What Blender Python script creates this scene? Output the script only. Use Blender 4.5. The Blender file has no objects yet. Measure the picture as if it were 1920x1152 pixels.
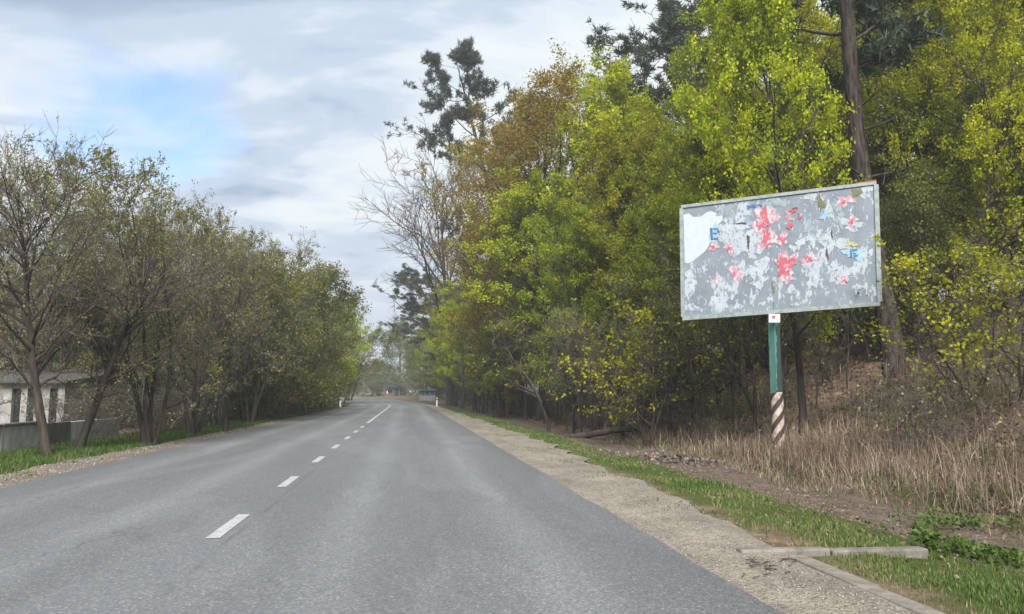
import bpy, math
import numpy as np
from math import sin, cos, pi, radians as R
from mathutils import Vector, Matrix

# ------------------------------------------------------------------ camera
SC = bpy.context.scene
COL = SC.collection
FPX, CAMH = 1450.0, 1.25
YAW, PITCH = math.atan2(195, FPX), math.atan2(162, FPX)
cam = bpy.data.objects.new('camera', bpy.data.cameras.new('camera'))
COL.objects.link(cam)
cam.data.sensor_width = 36.0
cam.data.lens = FPX / 1920.0 * 36.0
cam.data.clip_start, cam.data.clip_end = 0.1, 5000.0
cam.location = (0, 0, CAMH)
cam.rotation_euler = (pi / 2 + PITCH, 0, -YAW)
SC.camera = cam

# ------------------------------------------------------------------ sky and sun
SUN_EL, SUN_AZ = 44.0, 182.0          # azimuth measured clockwise from +Y (the way the road runs)
W = bpy.data.worlds.new('World'); SC.world = W; W.use_nodes = True
nt = W.node_tree; nt.nodes.clear()
def N(tree, typ, **kw):
    n = tree.nodes.new(typ)
    for k, v in kw.items():
        setattr(n, k, v)
    return n
def mathn(tree, op, a, b=None, clamp=False):
    n = N(tree, 'ShaderNodeMath', operation=op, use_clamp=clamp)
    for i, v in enumerate((a, b)):
        if v is None: continue
        if isinstance(v, (int, float)): n.inputs[i].default_value = v
        else: tree.links.new(v, n.inputs[i])
    return n.outputs[0]
def mixc(tree, fac, a, b, blend='MIX'):
    n = N(tree, 'ShaderNodeMix', data_type='RGBA', blend_type=blend)
    for i, v in ((0, fac), (6, a), (7, b)):
        if isinstance(v, (int, float)): n.inputs[i].default_value = v
        elif isinstance(v, tuple): n.inputs[i].default_value = v if len(v) == 4 else (*v, 1)
        else: tree.links.new(v, n.inputs[i])
    return n.outputs[2]
def ramp(tree, fac, stops, interp='LINEAR'):
    n = N(tree, 'ShaderNodeValToRGB'); cr = n.color_ramp; cr.interpolation = interp
    while len(cr.elements) < len(stops): cr.elements.new(0.5)
    for e, (p, c) in zip(cr.elements, stops):
        e.position = p; e.color = (*c, 1) if isinstance(c, tuple) else (c, c, c, 1)
    tree.links.new(fac, n.inputs[0]); return n.outputs[0]
def noise(tree, vec, scale, detail=4, rough=0.55, dist=0.0):
    n = N(tree, 'ShaderNodeTexNoise')
    n.inputs['Scale'].default_value = scale; n.inputs['Detail'].default_value = detail
    n.inputs['Roughness'].default_value = rough; n.inputs['Distortion'].default_value = dist
    if vec is not None: tree.links.new(vec, n.inputs['Vector'])
    return n.outputs[0]
def mapping(tree, vec, loc=(0, 0, 0), scale=(1, 1, 1), rot=(0, 0, 0)):
    n = N(tree, 'ShaderNodeMapping')
    n.inputs['Location'].default_value = loc; n.inputs['Scale'].default_value = scale; n.inputs['Rotation'].default_value = rot
    tree.links.new(vec, n.inputs['Vector']); return n.outputs[0]

sky = N(nt, 'ShaderNodeTexSky', sky_type='NISHITA', sun_disc=False)
sky.sun_elevation = R(SUN_EL); sky.sun_rotation = R(SUN_AZ)
tc = N(nt, 'ShaderNodeTexCoord')
sep = N(nt, 'ShaderNodeSeparateXYZ'); nt.links.new(tc.outputs['Generated'], sep.inputs[0])
zc = mathn(nt, 'ADD', mathn(nt, 'MAXIMUM', sep.outputs[2], 0.0), 0.16)
comb = N(nt, 'ShaderNodeCombineXYZ')
nt.links.new(mathn(nt, 'DIVIDE', sep.outputs[0], zc), comb.inputs[0])
nt.links.new(mathn(nt, 'DIVIDE', sep.outputs[1], zc), comb.inputs[1])
P = comb.outputs[0]
cover = noise(nt, mapping(nt, P, (1.93, -0.24, 0)), 0.85, 7, 0.5, 0.3)
low = ramp(nt, sep.outputs[2], [(0.10, 1.0), (0.26, 0.0)])
cover = mathn(nt, 'ADD', ramp(nt, cover, [(0.30, 0.03), (0.395, 1.0)], 'EASE'), low, True)
body = noise(nt, mapping(nt, P, (1.3, 2.9, 2.0), (0.8, 1.25, 1)), 1.6, 7, 0.56, 0.5)
cloud = ramp(nt, body, [(0.40, (4.9, 5.2, 5.4)), (0.48, (4.2, 4.7, 5.2)), (0.55, (3.2, 3.8, 4.6)), (0.66, (2.15, 2.75, 3.65))], 'EASE')
cloud = mixc(nt, ramp(nt, sep.outputs[2], [(0.02, 0.75), (0.22, 0.0)]), cloud, (4.1, 4.6, 5.1))
blue = mixc(nt, 1.0, sky.outputs[0], (1.10, 1.30, 1.50), 'MULTIPLY')
skyc = mixc(nt, cover, blue, cloud)
bg = N(nt, 'ShaderNodeBackground'); bg.inputs[1].default_value = 0.10
nt.links.new(skyc, bg.inputs[0])
wo = N(nt, 'ShaderNodeOutputWorld'); nt.links.new(bg.outputs[0], wo.inputs[0])

sl = bpy.data.lights.new('sun', 'SUN'); sl.energy = 4.6; sl.angle = R(34); sl.color = (1.0, 0.96, 0.9)
sun = bpy.data.objects.new('sun', sl); COL.objects.link(sun)
_d = Vector((sin(R(SUN_AZ)) * cos(R(SUN_EL)), cos(R(SUN_AZ)) * cos(R(SUN_EL)), sin(R(SUN_EL))))
sun.rotation_euler = _d.to_track_quat('Z', 'Y').to_euler(); sun.location = (0, 0, 60)

VS = SC.view_settings
VS.view_transform = 'Standard'; VS.look = 'None'; VS.gamma = 1.0; VS.use_curve_mapping = False
VS.exposure = 0.90
HAZE = 0.0012
SC.cycles.max_bounces = 6; SC.cycles.diffuse_bounces = 3; SC.cycles.glossy_bounces = 2
SC.cycles.transmission_bounces = 3; SC.cycles.use_denoising = True
SC.cycles.filter_width = 1.5

rng = np.random.default_rng(11)

# ------------------------------------------------------------------ helpers
def at(px, py, y):
    """world point on the photograph's sight line through (px, py) at y metres ahead"""
    X, Y = (px - 960) / FPX, -(py - 576) / FPX
    fw = np.array([sin(YAW) * cos(PITCH), cos(YAW) * cos(PITCH), sin(PITCH)])
    rt = np.array([cos(YAW), -sin(YAW), 0.0]); up = np.cross(rt, fw)
    d = fw + X * rt + Y * up
    return d / d[1] * y + np.array([0, 0, CAMH])

def mesh(name, V, faces, attrs=None, smooth=False):
    """faces: list of int arrays of shape (n,3) or (n,4)"""
    me = bpy.data.meshes.new(name)
    V = np.asarray(V, np.float32).reshape(-1, 3)
    fl = [np.asarray(f, np.int32) for f in faces if len(f)]
    me.vertices.add(len(V)); me.vertices.foreach_set('co', V.ravel())
    tot = np.concatenate([np.full(len(f), f.shape[1], np.int32) for f in fl])
    idx = np.concatenate([f.ravel() for f in fl])
    me.loops.add(len(idx)); me.polygons.add(len(tot))
    st = np.zeros(len(tot), np.int32); st[1:] = np.cumsum(tot)[:-1]
    me.loops.foreach_set('vertex_index', idx)
    me.polygons.foreach_set('loop_start', st)
    if smooth: me.polygons.foreach_set('use_smooth', np.ones(len(tot), bool))
    me.update(calc_edges=True)
    for k, a in (attrs or {}).items():
        t = me.attributes.new(k, 'FLOAT', 'POINT'); t.data.foreach_set('value', np.asarray(a, np.float32))
    return me

def pymesh(name, verts, faces, smooth=False):
    me = bpy.data.meshes.new(name); me.from_pydata([tuple(map(float, v)) for v in verts], [], faces); me.update()
    if smooth: me.polygons.foreach_set('use_smooth', np.ones(len(me.polygons), bool))
    return me

def obj(name, me, mat=None, parent=None, loc=(0, 0, 0), rot=(0, 0, 0)):
    o = bpy.data.objects.new(name, me); COL.objects.link(o)
    if mat is not None and not me.materials: me.materials.append(mat)
    o.location = tuple(map(float, loc)); o.rotation_euler = rot
    if parent: o.parent = parent
    return o

def tag(o, label=None, cat=None, group=None, kind=None):
    if label: o['label'] = label
    if cat: o['category'] = cat
    if group: o['group'] = group
    if kind: o['kind'] = kind
    return o

def thing(name, label, cat, loc=(0, 0, 0), rz=0.0, group=None):
    o = bpy.data.objects.new(name, None); COL.objects.link(o); o.empty_display_size = 0.2
    o.location = tuple(map(float, loc)); o.rotation_euler = (0, 0, rz)
    return tag(o, label, cat, group)

class MB:
    """collects boxes, prisms and tubes into one mesh"""
    def __init__(s): s.v, s.f = [], []
    def add(s, v, f):
        b = len(s.v); s.v += [tuple(p) for p in v]; s.f += [tuple(i + b for i in q) for q in f]; return s
    def box(s, lo, hi, M=None, jit=0.0, bev=0.0):
        x0, y0, z0 = lo; x1, y1, z1 = hi
        v = np.array([(x0, y0, z0), (x1, y0, z0), (x1, y1, z0), (x0, y1, z0), (x0, y0, z1), (x1, y0, z1), (x1, y1, z1), (x0, y1, z1)], float)
        if jit: v += rng.normal(0, jit, v.shape)
        if M is not None: v = np.array([M @ Vector(p) for p in v])
        return s.add(v, [(0, 3, 2, 1), (4, 5, 6, 7), (0, 1, 5, 4), (1, 2, 6, 5), (2, 3, 7, 6), (3, 0, 4, 7)])
    def prism(s, poly, z0, z1):
        n = len(poly)
        v = [(x, y, z0) for x, y in poly] + [(x, y, z1) for x, y in poly]
        return s.add(v, [tuple(range(n))[::-1], tuple(range(n, 2 * n))] + [(i, (i + 1) % n, n + (i + 1) % n, n + i) for i in range(n)])
    def lathe(s, prof, n=16, c=(0, 0)):
        v, f = [], []
        for r, z in prof:
            v += [(c[0] + r * cos(2 * pi * i / n), c[1] + r * sin(2 * pi * i / n), z) for i in range(n)]
        for k in range(len(prof) - 1):
            f += [(k * n + i, k * n + (i + 1) % n, (k + 1) * n + (i + 1) % n, (k + 1) * n + i) for i in range(n)]
        f += [tuple(range(n))[::-1], tuple(range((len(prof) - 1) * n, len(prof) * n))]
        return s.add(v, f)
    def build(s, name, mat, parent=None, loc=(0, 0, 0), rot=(0, 0, 0), smooth=False, bevel=0.0):
        o = obj(name, pymesh(name, s.v, s.f, smooth), mat, parent, loc, rot)
        if bevel:
            m = o.modifiers.new('bevel', 'BEVEL'); m.width = bevel; m.segments = 2; m.limit_method = 'ANGLE'
        return o

# smooth pseudo noise in numpy
_ph = np.random.default_rng(5).uniform(0, 6.28, (40, 3))
def wob(x, y, f=1.0, o=0):
    s = 0
    for i in range(5):
        a = _ph[(i + o) % 40]; k = f * (1.0 + 0.63 * i)
        s = s + np.sin(x * k * cos(a[0]) + y * k * sin(a[0]) + a[1]) / (1 + 0.5 * i)
    return s / 2.5
def sstep(a, b, x):
    t = np.clip((np.asarray(x, float) - a) / (b - a), 0, 1); return t * t * (3 - 2 * t)

# ------------------------------------------------------------------ materials
def base_mat(name):
    m = bpy.data.materials.new(name); m.use_nodes = True
    t = m.node_tree; b = t.nodes['Principled BSDF']
    return m, t, b
def link_bump(t, b, h, strength=0.5, dist=0.02):
    n = N(t, 'ShaderNodeBump'); n.inputs['Strength'].default_value = strength; n.inputs['Distance'].default_value = dist
    t.links.new(h, n.inputs['Height']); t.links.new(n.outputs[0], b.inputs['Normal'])
def coords(t, which='Object'):
    return N(t, 'ShaderNodeTexCoord').outputs[which]
def simple(name, col, rough=0.7, var=0.25, scale=6.0, metal=0.0, spec=0.4, bump=0.15):
    m, t, b = base_mat(name)
    c = coords(t); n = noise(t, c, scale, 6, 0.6)
    lo = tuple(x * (1 - var) for x in col); hi = tuple(min(1, x * (1 + var)) for x in col)
    t.links.new(ramp(t, n, [(0.3, lo), (0.7, hi)]), b.inputs['Base Color'])
    b.inputs['Roughness'].default_value = rough; b.inputs['Metallic'].default_value = metal
    b.inputs['Specular IOR Level'].default_value = spec
    if bump: link_bump(t, b, noise(t, c, scale * 6, 4), bump, 0.01)
    return m
def leafmat(name, stops, transl=0.35, hue=0.03, rough=0.6):
    m, t, b = base_mat(name)
    a = N(t, 'ShaderNodeAttribute', attribute_name='tint')
    c = ramp(t, a.outputs['Fac'], stops)
    oi = N(t, 'ShaderNodeObjectInfo')
    h = N(t, 'ShaderNodeHueSaturation')
    t.links.new(c, h.inputs['Color'])
    t.links.new(mathn(t, 'ADD', mathn(t, 'MULTIPLY', oi.outputs['Random'], hue), 0.5 - hue / 2), h.inputs['Hue'])
    t.links.new(mathn(t, 'ADD', mathn(t, 'MULTIPLY', oi.outputs['Random'], 0.35), 0.83), h.inputs['Value'])
    t.links.new(h.outputs[0], b.inputs['Base Color'])
    b.inputs['Roughness'].default_value = rough; b.inputs['Specular IOR Level'].default_value = 0.25
    tr = N(t, 'ShaderNodeBsdfTranslucent'); t.links.new(h.outputs[0], tr.inputs[0])
    mx = N(t, 'ShaderNodeMixShader'); mx.inputs[0].default_value = transl
    t.links.new(b.outputs[0], mx.inputs[1]); t.links.new(tr.outputs[0], mx.inputs[2])
    t.links.new(mx.outputs[0], t.nodes['Material Output'].inputs[0])
    return m
def barkmat(name, lo, hi, scale=7.0):
    m, t, b = base_mat(name)
    c = mapping(t, coords(t), scale=(1, 1, 0.18))
    n = noise(t, c, scale, 6, 0.65)
    t.links.new(ramp(t, n, [(0.35, lo), (0.66, hi)]), b.inputs['Base Color'])
    b.inputs['Roughness'].default_value = 0.9; b.inputs['Specular IOR Level'].default_value = 0.15
    link_bump(t, b, noise(t, c, scale * 2.2, 5, 0.7), 0.9, 0.04)
    return m

BARK = barkmat('bark_grey_brown', (0.022, 0.018, 0.015), (0.085, 0.070, 0.058))
BARK_PINE = barkmat('bark_pine', (0.010, 0.009, 0.008), (0.085, 0.068, 0.058), 12.0)
TWIG = barkmat('twig_brown', (0.06, 0.05, 0.042), (0.15, 0.125, 0.105), 3.0)
TWIG_GREY = barkmat('twig_grey', (0.062, 0.054, 0.049), (0.15, 0.133, 0.122), 3.0)
L_MAPLE = leafmat('leaf_maple', [(0.0, (0.13, 0.17, 0.008)), (0.5, (0.32, 0.36, 0.012)), (1.0, (0.56, 0.56, 0.018))], 0.5)
L_GREEN = leafmat('leaf_green', [(0.0, (0.09, 0.125, 0.010)), (0.5, (0.21, 0.26, 0.014)), (1.0, (0.38, 0.42, 0.02))], 0.5)
L_BROWN = leafmat('leaf_bronze', [(0.0, (0.24, 0.145, 0.022)), (0.5, (0.31, 0.235, 0.022)), (1.0, (0.32, 0.33, 0.022))], 0.4)
L_OLIVE = leafmat('leaf_olive', [(0.0, (0.12, 0.125, 0.040)), (0.5, (0.20, 0.205, 0.055)), (1.0, (0.29, 0.27, 0.10))], 0.4)
L_BUSH = leafmat('leaf_bush', [(0.0, (0.095, 0.115, 0.026)), (0.5, (0.165, 0.19, 0.034)), (1.0, (0.24, 0.25, 0.05))], 0.4)
L_PALE = leafmat('leaf_pale', [(0.0, (0.09, 0.13, 0.05)), (1.0, (0.17, 0.21, 0.09))])
L_PINE = leafmat('needle_pine', [(0.0, (0.030, 0.046, 0.028)), (0.6, (0.052, 0.074, 0.046)), (1.0, (0.075, 0.095, 0.055))], 0.15, 0.02)
M_GRASS = leafmat('grass_green', [(0.0, (0.042, 0.082, 0.018)), (0.5, (0.075, 0.128, 0.028)), (0.78, (0.125, 0.165, 0.045)), (0.92, (0.24, 0.21, 0.11)), (1.0, (0.22, 0.165, 0.10))], 0.3, 0.0)
M_DRY = leafmat('grass_dry', [(0.0, (0.075, 0.052, 0.038)), (0.4, (0.18, 0.13, 0.092)), (0.75, (0.33, 0.26, 0.185)), (0.93, (0.50, 0.43, 0.32)), (1.0, (0.11, 0.14, 0.03))], 0.25, 0.0)
M_LITTER = leafmat('leaf_litter', [(0.0, (0.055, 0.038, 0.026)), (0.6, (0.14, 0.095, 0.062)), (1.0, (0.28, 0.21, 0.15))], 0.1, 0.0)

# ------------------------------------------------------------------ terrain and road
CX, S0, RAD, TH = -1.63, 76.0, 90.0, R(88)
def road_su(x, y):
    x = np.asarray(x, float); y = np.asarray(y, float)
    cx = CX - RAD
    th = np.clip(np.arctan2(y - S0, x - cx), 0, TH)
    ex, ey = cx + RAD * cos(TH), S0 + RAD * sin(TH)
    tx, ty = -sin(TH), cos(TH)
    along = (x - ex) * tx + (y - ey) * ty
    u_end = (x - ex) * cos(TH) + (y - ey) * sin(TH)
    u_arc = np.hypot(x - cx, y - S0) - RAD
    s = np.where(y < S0, y, S0 + RAD * th); u = np.where(y < S0, x - CX, u_arc)
    late = (y >= S0) & (np.arctan2(y - S0, x - cx) > TH)
    s = np.where(late, S0 + RAD * TH + np.maximum(along, 0), s); u = np.where(late, u_end, u)
    return s, u
def road_xy(s, u):
    s = np.asarray(s, float); th = np.clip((s - S0) / RAD, 0, TH)
    cx = CX - RAD
    x = np.where(s < S0, CX + u, cx + (RAD + u) * np.cos(th)); y = np.where(s < S0, s, S0 + (RAD + u) * np.sin(th))
    ex = np.maximum(s - S0 - RAD * TH, 0)
    return x - sin(TH) * ex, y + cos(TH) * ex
def road_z(s): return 0.72 * sstep(78, 124, s)
PU = [-400, -40, -14, -9, -6.5, -4.6, -3.6, 0, 3.7, 4.3, 5.2, 6.2, 6.9, 7.6, 8.6, 10.1, 11.6, 13.6, 15.6, 19.6, 32, 62, 120, 400]
PZ = [-0.6, -0.3, -0.10, -0.05, -0.03, -0.04, -0.10, -0.12, -0.10, -0.045, -0.02, -0.08, -0.24, -0.32, -0.28, -0.17, 0.25, 1.25, 1.95, 3.0, 6.4, 12, 15, 15]
def gz(x, y):
    s, u = road_su(x, y)
    z = np.interp(u, PU, PZ)
    hill = np.where(u > 9, 1 - 0.93 * sstep(48, 105, s), 1.0)
    near = np.where(u > 9.0, np.interp(9.0, PU, PZ), z)
    z = near + (z - near) * hill
    rough = sstep(5.4, 7.5, u) * 0.09 + sstep(10, 14, u) * 0.12 + sstep(5.0, 9.0, -u) * 0.05
    return road_z(s) + z + rough * (wob(x, y, 1.3) + 0.6 * wob(x, y, 3.1, 9))
def gz1(x, y): return float(gz(np.array([x]), np.array([y]))[0])

xs = np.unique(np.concatenate([[-900, -600, -350, -200, -130, -90, -60, -45], np.arange(-36, -12, 1.5), np.arange(-12, 16, 0.22), np.arange(16, 40, 0.8), [44, 50, 60, 75, 90, 130, 200, 350, 600, 900]]))
ys = np.unique(np.concatenate([[-400, -250, -120, -60, -30, -15, -8, -4], np.arange(-2, 40, 0.3), np.arange(40, 90, 0.8), np.arange(90, 200, 2.5), [210, 230, 260, 300, 400, 600, 900]]))
GX, GY = np.meshgrid(xs, ys)
GZ = gz(GX, GY)
nx, ny = len(xs), len(ys)
ii = (np.arange(ny - 1)[:, None] * nx + np.arange(nx - 1)[None]).ravel()
S_, U_ = road_su(GX, GY)
edge_w = 0.25 * wob(GX, GY, 2.0, 3)
gr = sstep(4.75, 5.2, U_ + edge_w) * (1 - sstep(6.3, 6.9, U_ + 0.35 * wob(GX, GY, 1.1, 6)))
gr = np.maximum(gr, sstep(4.4, 5.0, -U_ + edge_w) * (1 - 0.9 * sstep(6.6, 7.6, -U_)))
gr = np.maximum(gr, 0.5 * sstep(100, 130, S_) * sstep(4, 6, np.abs(U_)))
gr = np.maximum(gr, 0.55 * sstep(0.2, 0.6, wob(GX, GY, 0.7, 14)) * sstep(10, 12, U_))
ground_me = mesh('ground', np.stack([GX, GY, GZ], -1).reshape(-1, 3), [np.stack([ii, ii + 1, ii + nx + 1, ii + nx], 1)], {'grass': gr.ravel(), 'ditch': (sstep(6.0, 6.6, U_) * (1 - sstep(8.0, 9.2, U_))).ravel()}, True)
m, t, b = base_mat('ground_soil')
c = coords(t)
litter = ramp(t, noise(t, c, 3.0, 8, 0.7), [(0.32, (0.075, 0.054, 0.036)), (0.5, (0.15, 0.108, 0.074)), (0.68, (0.25, 0.19, 0.135))])
dirt = ramp(t, noise(t, c, 5.0, 8, 0.7), [(0.3, (0.07, 0.052, 0.038)), (0.7, (0.165, 0.128, 0.098))])
soilg = ramp(t, noise(t, c, 8.0, 7, 0.7), [(0.3, (0.045, 0.062, 0.016)), (0.62, (0.075, 0.092, 0.022)), (0.8, (0.13, 0.105, 0.06))])
ad = N(t, 'ShaderNodeAttribute', attribute_name='ditch'); ag = N(t, 'ShaderNodeAttribute', attribute_name='grass')
c1 = mixc(t, ad.outputs['Fac'], litter, dirt)
t.links.new(mixc(t, ag.outputs['Fac'], c1, soilg), b.inputs['Base Color'])
b.inputs['Roughness'].default_value = 0.95; b.inputs['Specular IOR Level'].default_value = 0.1
link_bump(t, b, noise(t, c, 14.0, 8, 0.7), 0.9, 0.06)
tag(obj('ground', ground_me, m), kind='structure')

def strip(name, mat, ss, u0, u1, nu, zfun, parent=None):
    """a sheet along the road between lateral offsets u0(s), u1(s)"""
    T = np.linspace(0, 1, nu)
    Sg = np.repeat(ss[:, None], nu, 1); Ug = u0[:, None] * (1 - T) + u1[:, None] * T
    X, Y = road_xy(Sg, Ug); Z = zfun(Sg, Ug, X, Y)
    n = len(ss); i = (np.arange(n - 1)[:, None] * nu + np.arange(nu - 1)[None]).ravel()
    me = mesh(name, np.stack([X, Y, Z], -1), [np.stack([i, i + 1, i + nu + 1, i + nu], 1)], {'lat': Ug.ravel(), 'run': Sg.ravel()}, True)
    return obj(name, me, mat, parent)
ss = np.concatenate([np.arange(-12, 30, 0.2), np.arange(30, 80, 0.6), np.arange(80, 330, 2.0)])
# asphalt
m, t, b = base_mat('asphalt')
c = coords(t)
lat = N(t, 'ShaderNodeAttribute', attribute_name='lat').outputs['Fac']
sp = N(t, 'ShaderNodeTexVoronoi'); sp.inputs['Scale'].default_value = 75; t.links.new(c, sp.inputs['Vector'])
spk = N(t, 'ShaderNodeSeparateColor'); t.links.new(sp.outputs['Color'], spk.inputs[0])
stone = ramp(t, spk.outputs[0], [(0.0, (0.095, 0.099, 0.103)), (0.5, (0.14, 0.145, 0.150)), (0.82, (0.155, 0.159, 0.163)), (0.95, (0.20, 0.203, 0.205)), (1.0, (0.28, 0.28, 0.275))])
big = ramp(t, noise(t, mapping(t, c, scale=(1, 0.16, 1)), 0.9, 5, 0.6), [(0.3, 0.89), (0.7, 1.07)])
w1 = mathn(t, 'ABSOLUTE', mathn(t, 'SUBTRACT', mathn(t, 'ABSOLUTE', lat), 1.9))        # wheel paths either side of each lane's middle
wheel = ramp(t, mathn(t, 'ABSOLUTE', mathn(t, 'SUBTRACT', w1, 0.78)), [(0.0, 1.15), (0.42, 0.92)], 'EASE')
edge = ramp(t, mathn(t, 'SUBTRACT', mathn(t, 'ABSOLUTE', lat), 3.2), [(0.0, 1.0), (0.45, 0.86)])
patch = ramp(t, noise(t, mapping(t, c, (4, 1, 0), (0.5, 0.10, 1)), 1.0, 3, 0.5, 1.0), [(0.42, 1.0), (0.46, 0.89), (0.62, 0.89), (0.66, 1.03)])
cc = mixc(t, 1.0, stone, big, 'MULTIPLY'); cc = mixc(t, 1.0, cc, wheel, 'MULTIPLY'); cc = mixc(t, 1.0, cc, edge, 'MULTIPLY'); cc = mixc(t, 1.0, cc, patch, 'MULTIPLY')
# hairline cracks, tar seams, oil drips down the middle of each lane
wv = N(t, 'ShaderNodeVectorMath', operation='ADD'); t.links.new(c, wv.inputs[0])
nc = N(t, 'ShaderNodeTexNoise'); nc.inputs['Scale'].default_value = 1.6; nc.inputs['Detail'].default_value = 5; t.links.new(c, nc.inputs['Vector']); t.links.new(nc.outputs['Color'], wv.inputs[1])
cv = N(t, 'ShaderNodeTexVoronoi', feature='DISTANCE_TO_EDGE'); cv.inputs['Scale'].default_value = 0.33; t.links.new(mapping(t, wv.outputs[0], scale=(1, .55, 1)), cv.inputs['Vector'])
crack = ramp(t, cv.outputs['Distance'], [(0.0, 1.0), (0.006, 0.0)])
cmask = ramp(t, noise(t, c, 0.35, 3, .5), [(0.50, 0.0), (0.58, 1.0)])
cc = mixc(t, mathn(t, 'MULTIPLY', mathn(t, 'MULTIPLY', crack, cmask), .6), cc, (0.035, 0.035, 0.036))
seam = ramp(t, mathn(t, 'ABSOLUTE', mathn(t, 'ADD', mathn(t, 'SUBTRACT', lat, .16), mathn(t, 'MULTIPLY', mathn(t, 'SUBTRACT', noise(t, c, .8, 4, .6), .5), .10))), [(0.0, 0.55), (0.035, 0.0)])
cc = mixc(t, mathn(t, 'MULTIPLY', seam, ramp(t, noise(t, c, 1.1, 4, .6), [(.4, 0.0), (.6, 1.0)])), cc, (0.055, 0.055, 0.056))
oil = mathn(t, 'MULTIPLY', ramp(t, w1, [(0.0, 1.0), (0.45, 0.0)], 'EASE'), ramp(t, noise(t, mapping(t, c, scale=(1.6, .25, 1)), 1.8, 6, .65), [(.42, 0.0), (.75, .55)]))
cc = mixc(t, oil, cc, (0.065, 0.066, 0.067))
t.links.new(cc, b.inputs['Base Color'])
b.inputs['Roughness'].default_value = 0.62; b.inputs['Specular IOR Level'].default_value = 0.45
link_bump(t, b, sp.outputs['Distance'], 0.55, 0.012)
M_ASPH = m
def eR(s): return 3.78 + 0.025 * wob(s, 0 * s, 1.7, 2) + 0.02 * wob(s, 0 * s, 6.0, 7)
def eL(s): return -3.74 + 0.05 * wob(s, 0 * s, 1.5, 5) + 0.03 * wob(s, 0 * s, 5.0, 1)
camber = lambda S, U, X, Y: road_z(S) + 0.02 - 0.0016 * U * U
road = tag(strip('road', M_ASPH, ss, eL(ss), eR(ss), 15, camber), kind='structure')

# gravel shoulders
def gravel_mat(name, lo, mid, hi, k=1.0):
    m, t, b = base_mat(name); c = coords(t)
    v = N(t, 'ShaderNodeTexVoronoi'); v.inputs['Scale'].default_value = 38; t.links.new(c, v.inputs['Vector'])
    vs = N(t, 'ShaderNodeSeparateColor'); t.links.new(v.outputs['Color'], vs.inputs[0])
    peb = ramp(t, vs.outputs[0], [(0.0, lo), (0.5, mid), (1.0, hi)])
    sand = ramp(t, noise(t, c, 2.3, 8, 0.7), [(0.33, lo), (0.68, mid)])
    cc = mixc(t, 0.5, peb, sand)
    cc = mixc(t, 1.0, cc, ramp(t, noise(t, mapping(t, c, scale=(1.0, 0.35, 1)), 1.4, 5, 0.6), [(0.3, 0.66), (0.62, 1.06)]), 'MULTIPLY')
    cc = mixc(t, ramp(t, noise(t, mapping(t, c, (7, 3, 0), (1.0, 0.6, 1)), 3.2, 7, 0.7), [(0.50, 0.0), (0.66, 0.75)]), cc, tuple(.48 * v_ for v_ in mid))
    t.links.new(cc, b.inputs['Base Color']); b.inputs['Roughness'].default_value = 0.95; b.inputs['Specular IOR Level'].default_value = 0.12
    link_bump(t, b, mathn(t, 'ADD', mathn(t, 'MULTIPLY', v.outputs['Distance'], 0.7), noise(t, c, 6, 8, 0.7)), 0.7, 0.03)
    return m
M_GRAV = gravel_mat('gravel_sand', (0.15, 0.13, 0.105), (0.245, 0.218, 0.178), (0.33, 0.30, 0.255))
M_GRAVL = gravel_mat('gravel_brown', (0.12, 0.095, 0.078), (0.19, 0.155, 0.128), (0.30, 0.26, 0.22))
def oR(s): return np.interp(s, [-12, 5.9, 6.6, 9.9, 16, 30, 60, 90, 330], [4.62, 4.62, 4.6, 4.85, 5.1, 5.15, 4.8, 4.45, 4.35]) + (0.20 * wob(s, 0 * s, 1.1, 8) + 0.13 * wob(s, 0 * s, 3.6, 4) + .05 * wob(s, 0 * s, 11.0, 14)) * sstep(5.8, 8, s)
def oL(s): return -np.interp(s, [-12, 12, 20, 45, 90, 330], [4.75, 4.75, 4.5, 4.3, 4.2, 4.2]) + 0.16 * wob(s, 0 * s, 1.2, 12) + 0.11 * wob(s, 0 * s, 4.0, 6)
def zsh(S, U, X, Y):
    a = np.abs(U); return road_z(S) + np.interp(a, [3.2, 3.75, 4.2, 5.2], [-0.03, -0.012, -0.006, 0.006]) + 0.008 * wob(X, Y, 3.0) * sstep(3.8, 4.1, a)
tag(strip('gravel_shoulder', M_GRAV, ss, 3.5 + 0 * ss, oR(ss), 11, zsh), kind='structure')
tag(strip('dirt_shoulder', M_GRAVL, ss, -3.5 + 0 * ss, oL(ss), 9, zsh), kind='structure')

# painted centre line: dashes, then one solid line into the bend
m, t, b = base_mat('road_paint'); c = coords(t)
wear = ramp(t, noise(t, c, 22, 8, 0.75), [(0.34, (0.17, 0.17, 0.17)), (0.52, (0.33, 0.33, 0.325)), (0.7, (0.42, 0.42, 0.41))])
t.links.new(wear, b.inputs['Base Color']); b.inputs['Roughness'].default_value = 0.7
M_PAINT = m
def mark(s0, s1, w=0.12, name='lane_dash'):
    s = np.linspace(s0, s1, max(2, int((s1 - s0) / 1.2) + 2))
    return strip(name, M_PAINT, s, np.full_like(s, -w / 2), np.full_like(s, w / 2), 2, lambda S, U, X, Y: road_z(S) + 0.0245, road)
for k in range(-1, 7):
    a = 7.05 + 3.68 * k - (0.0 if k < 3 else 0.12 * (k - 2))
    mark(a, a + 1.32)
mark(33.0, 330.0, 0.14, 'centre_line')

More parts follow.
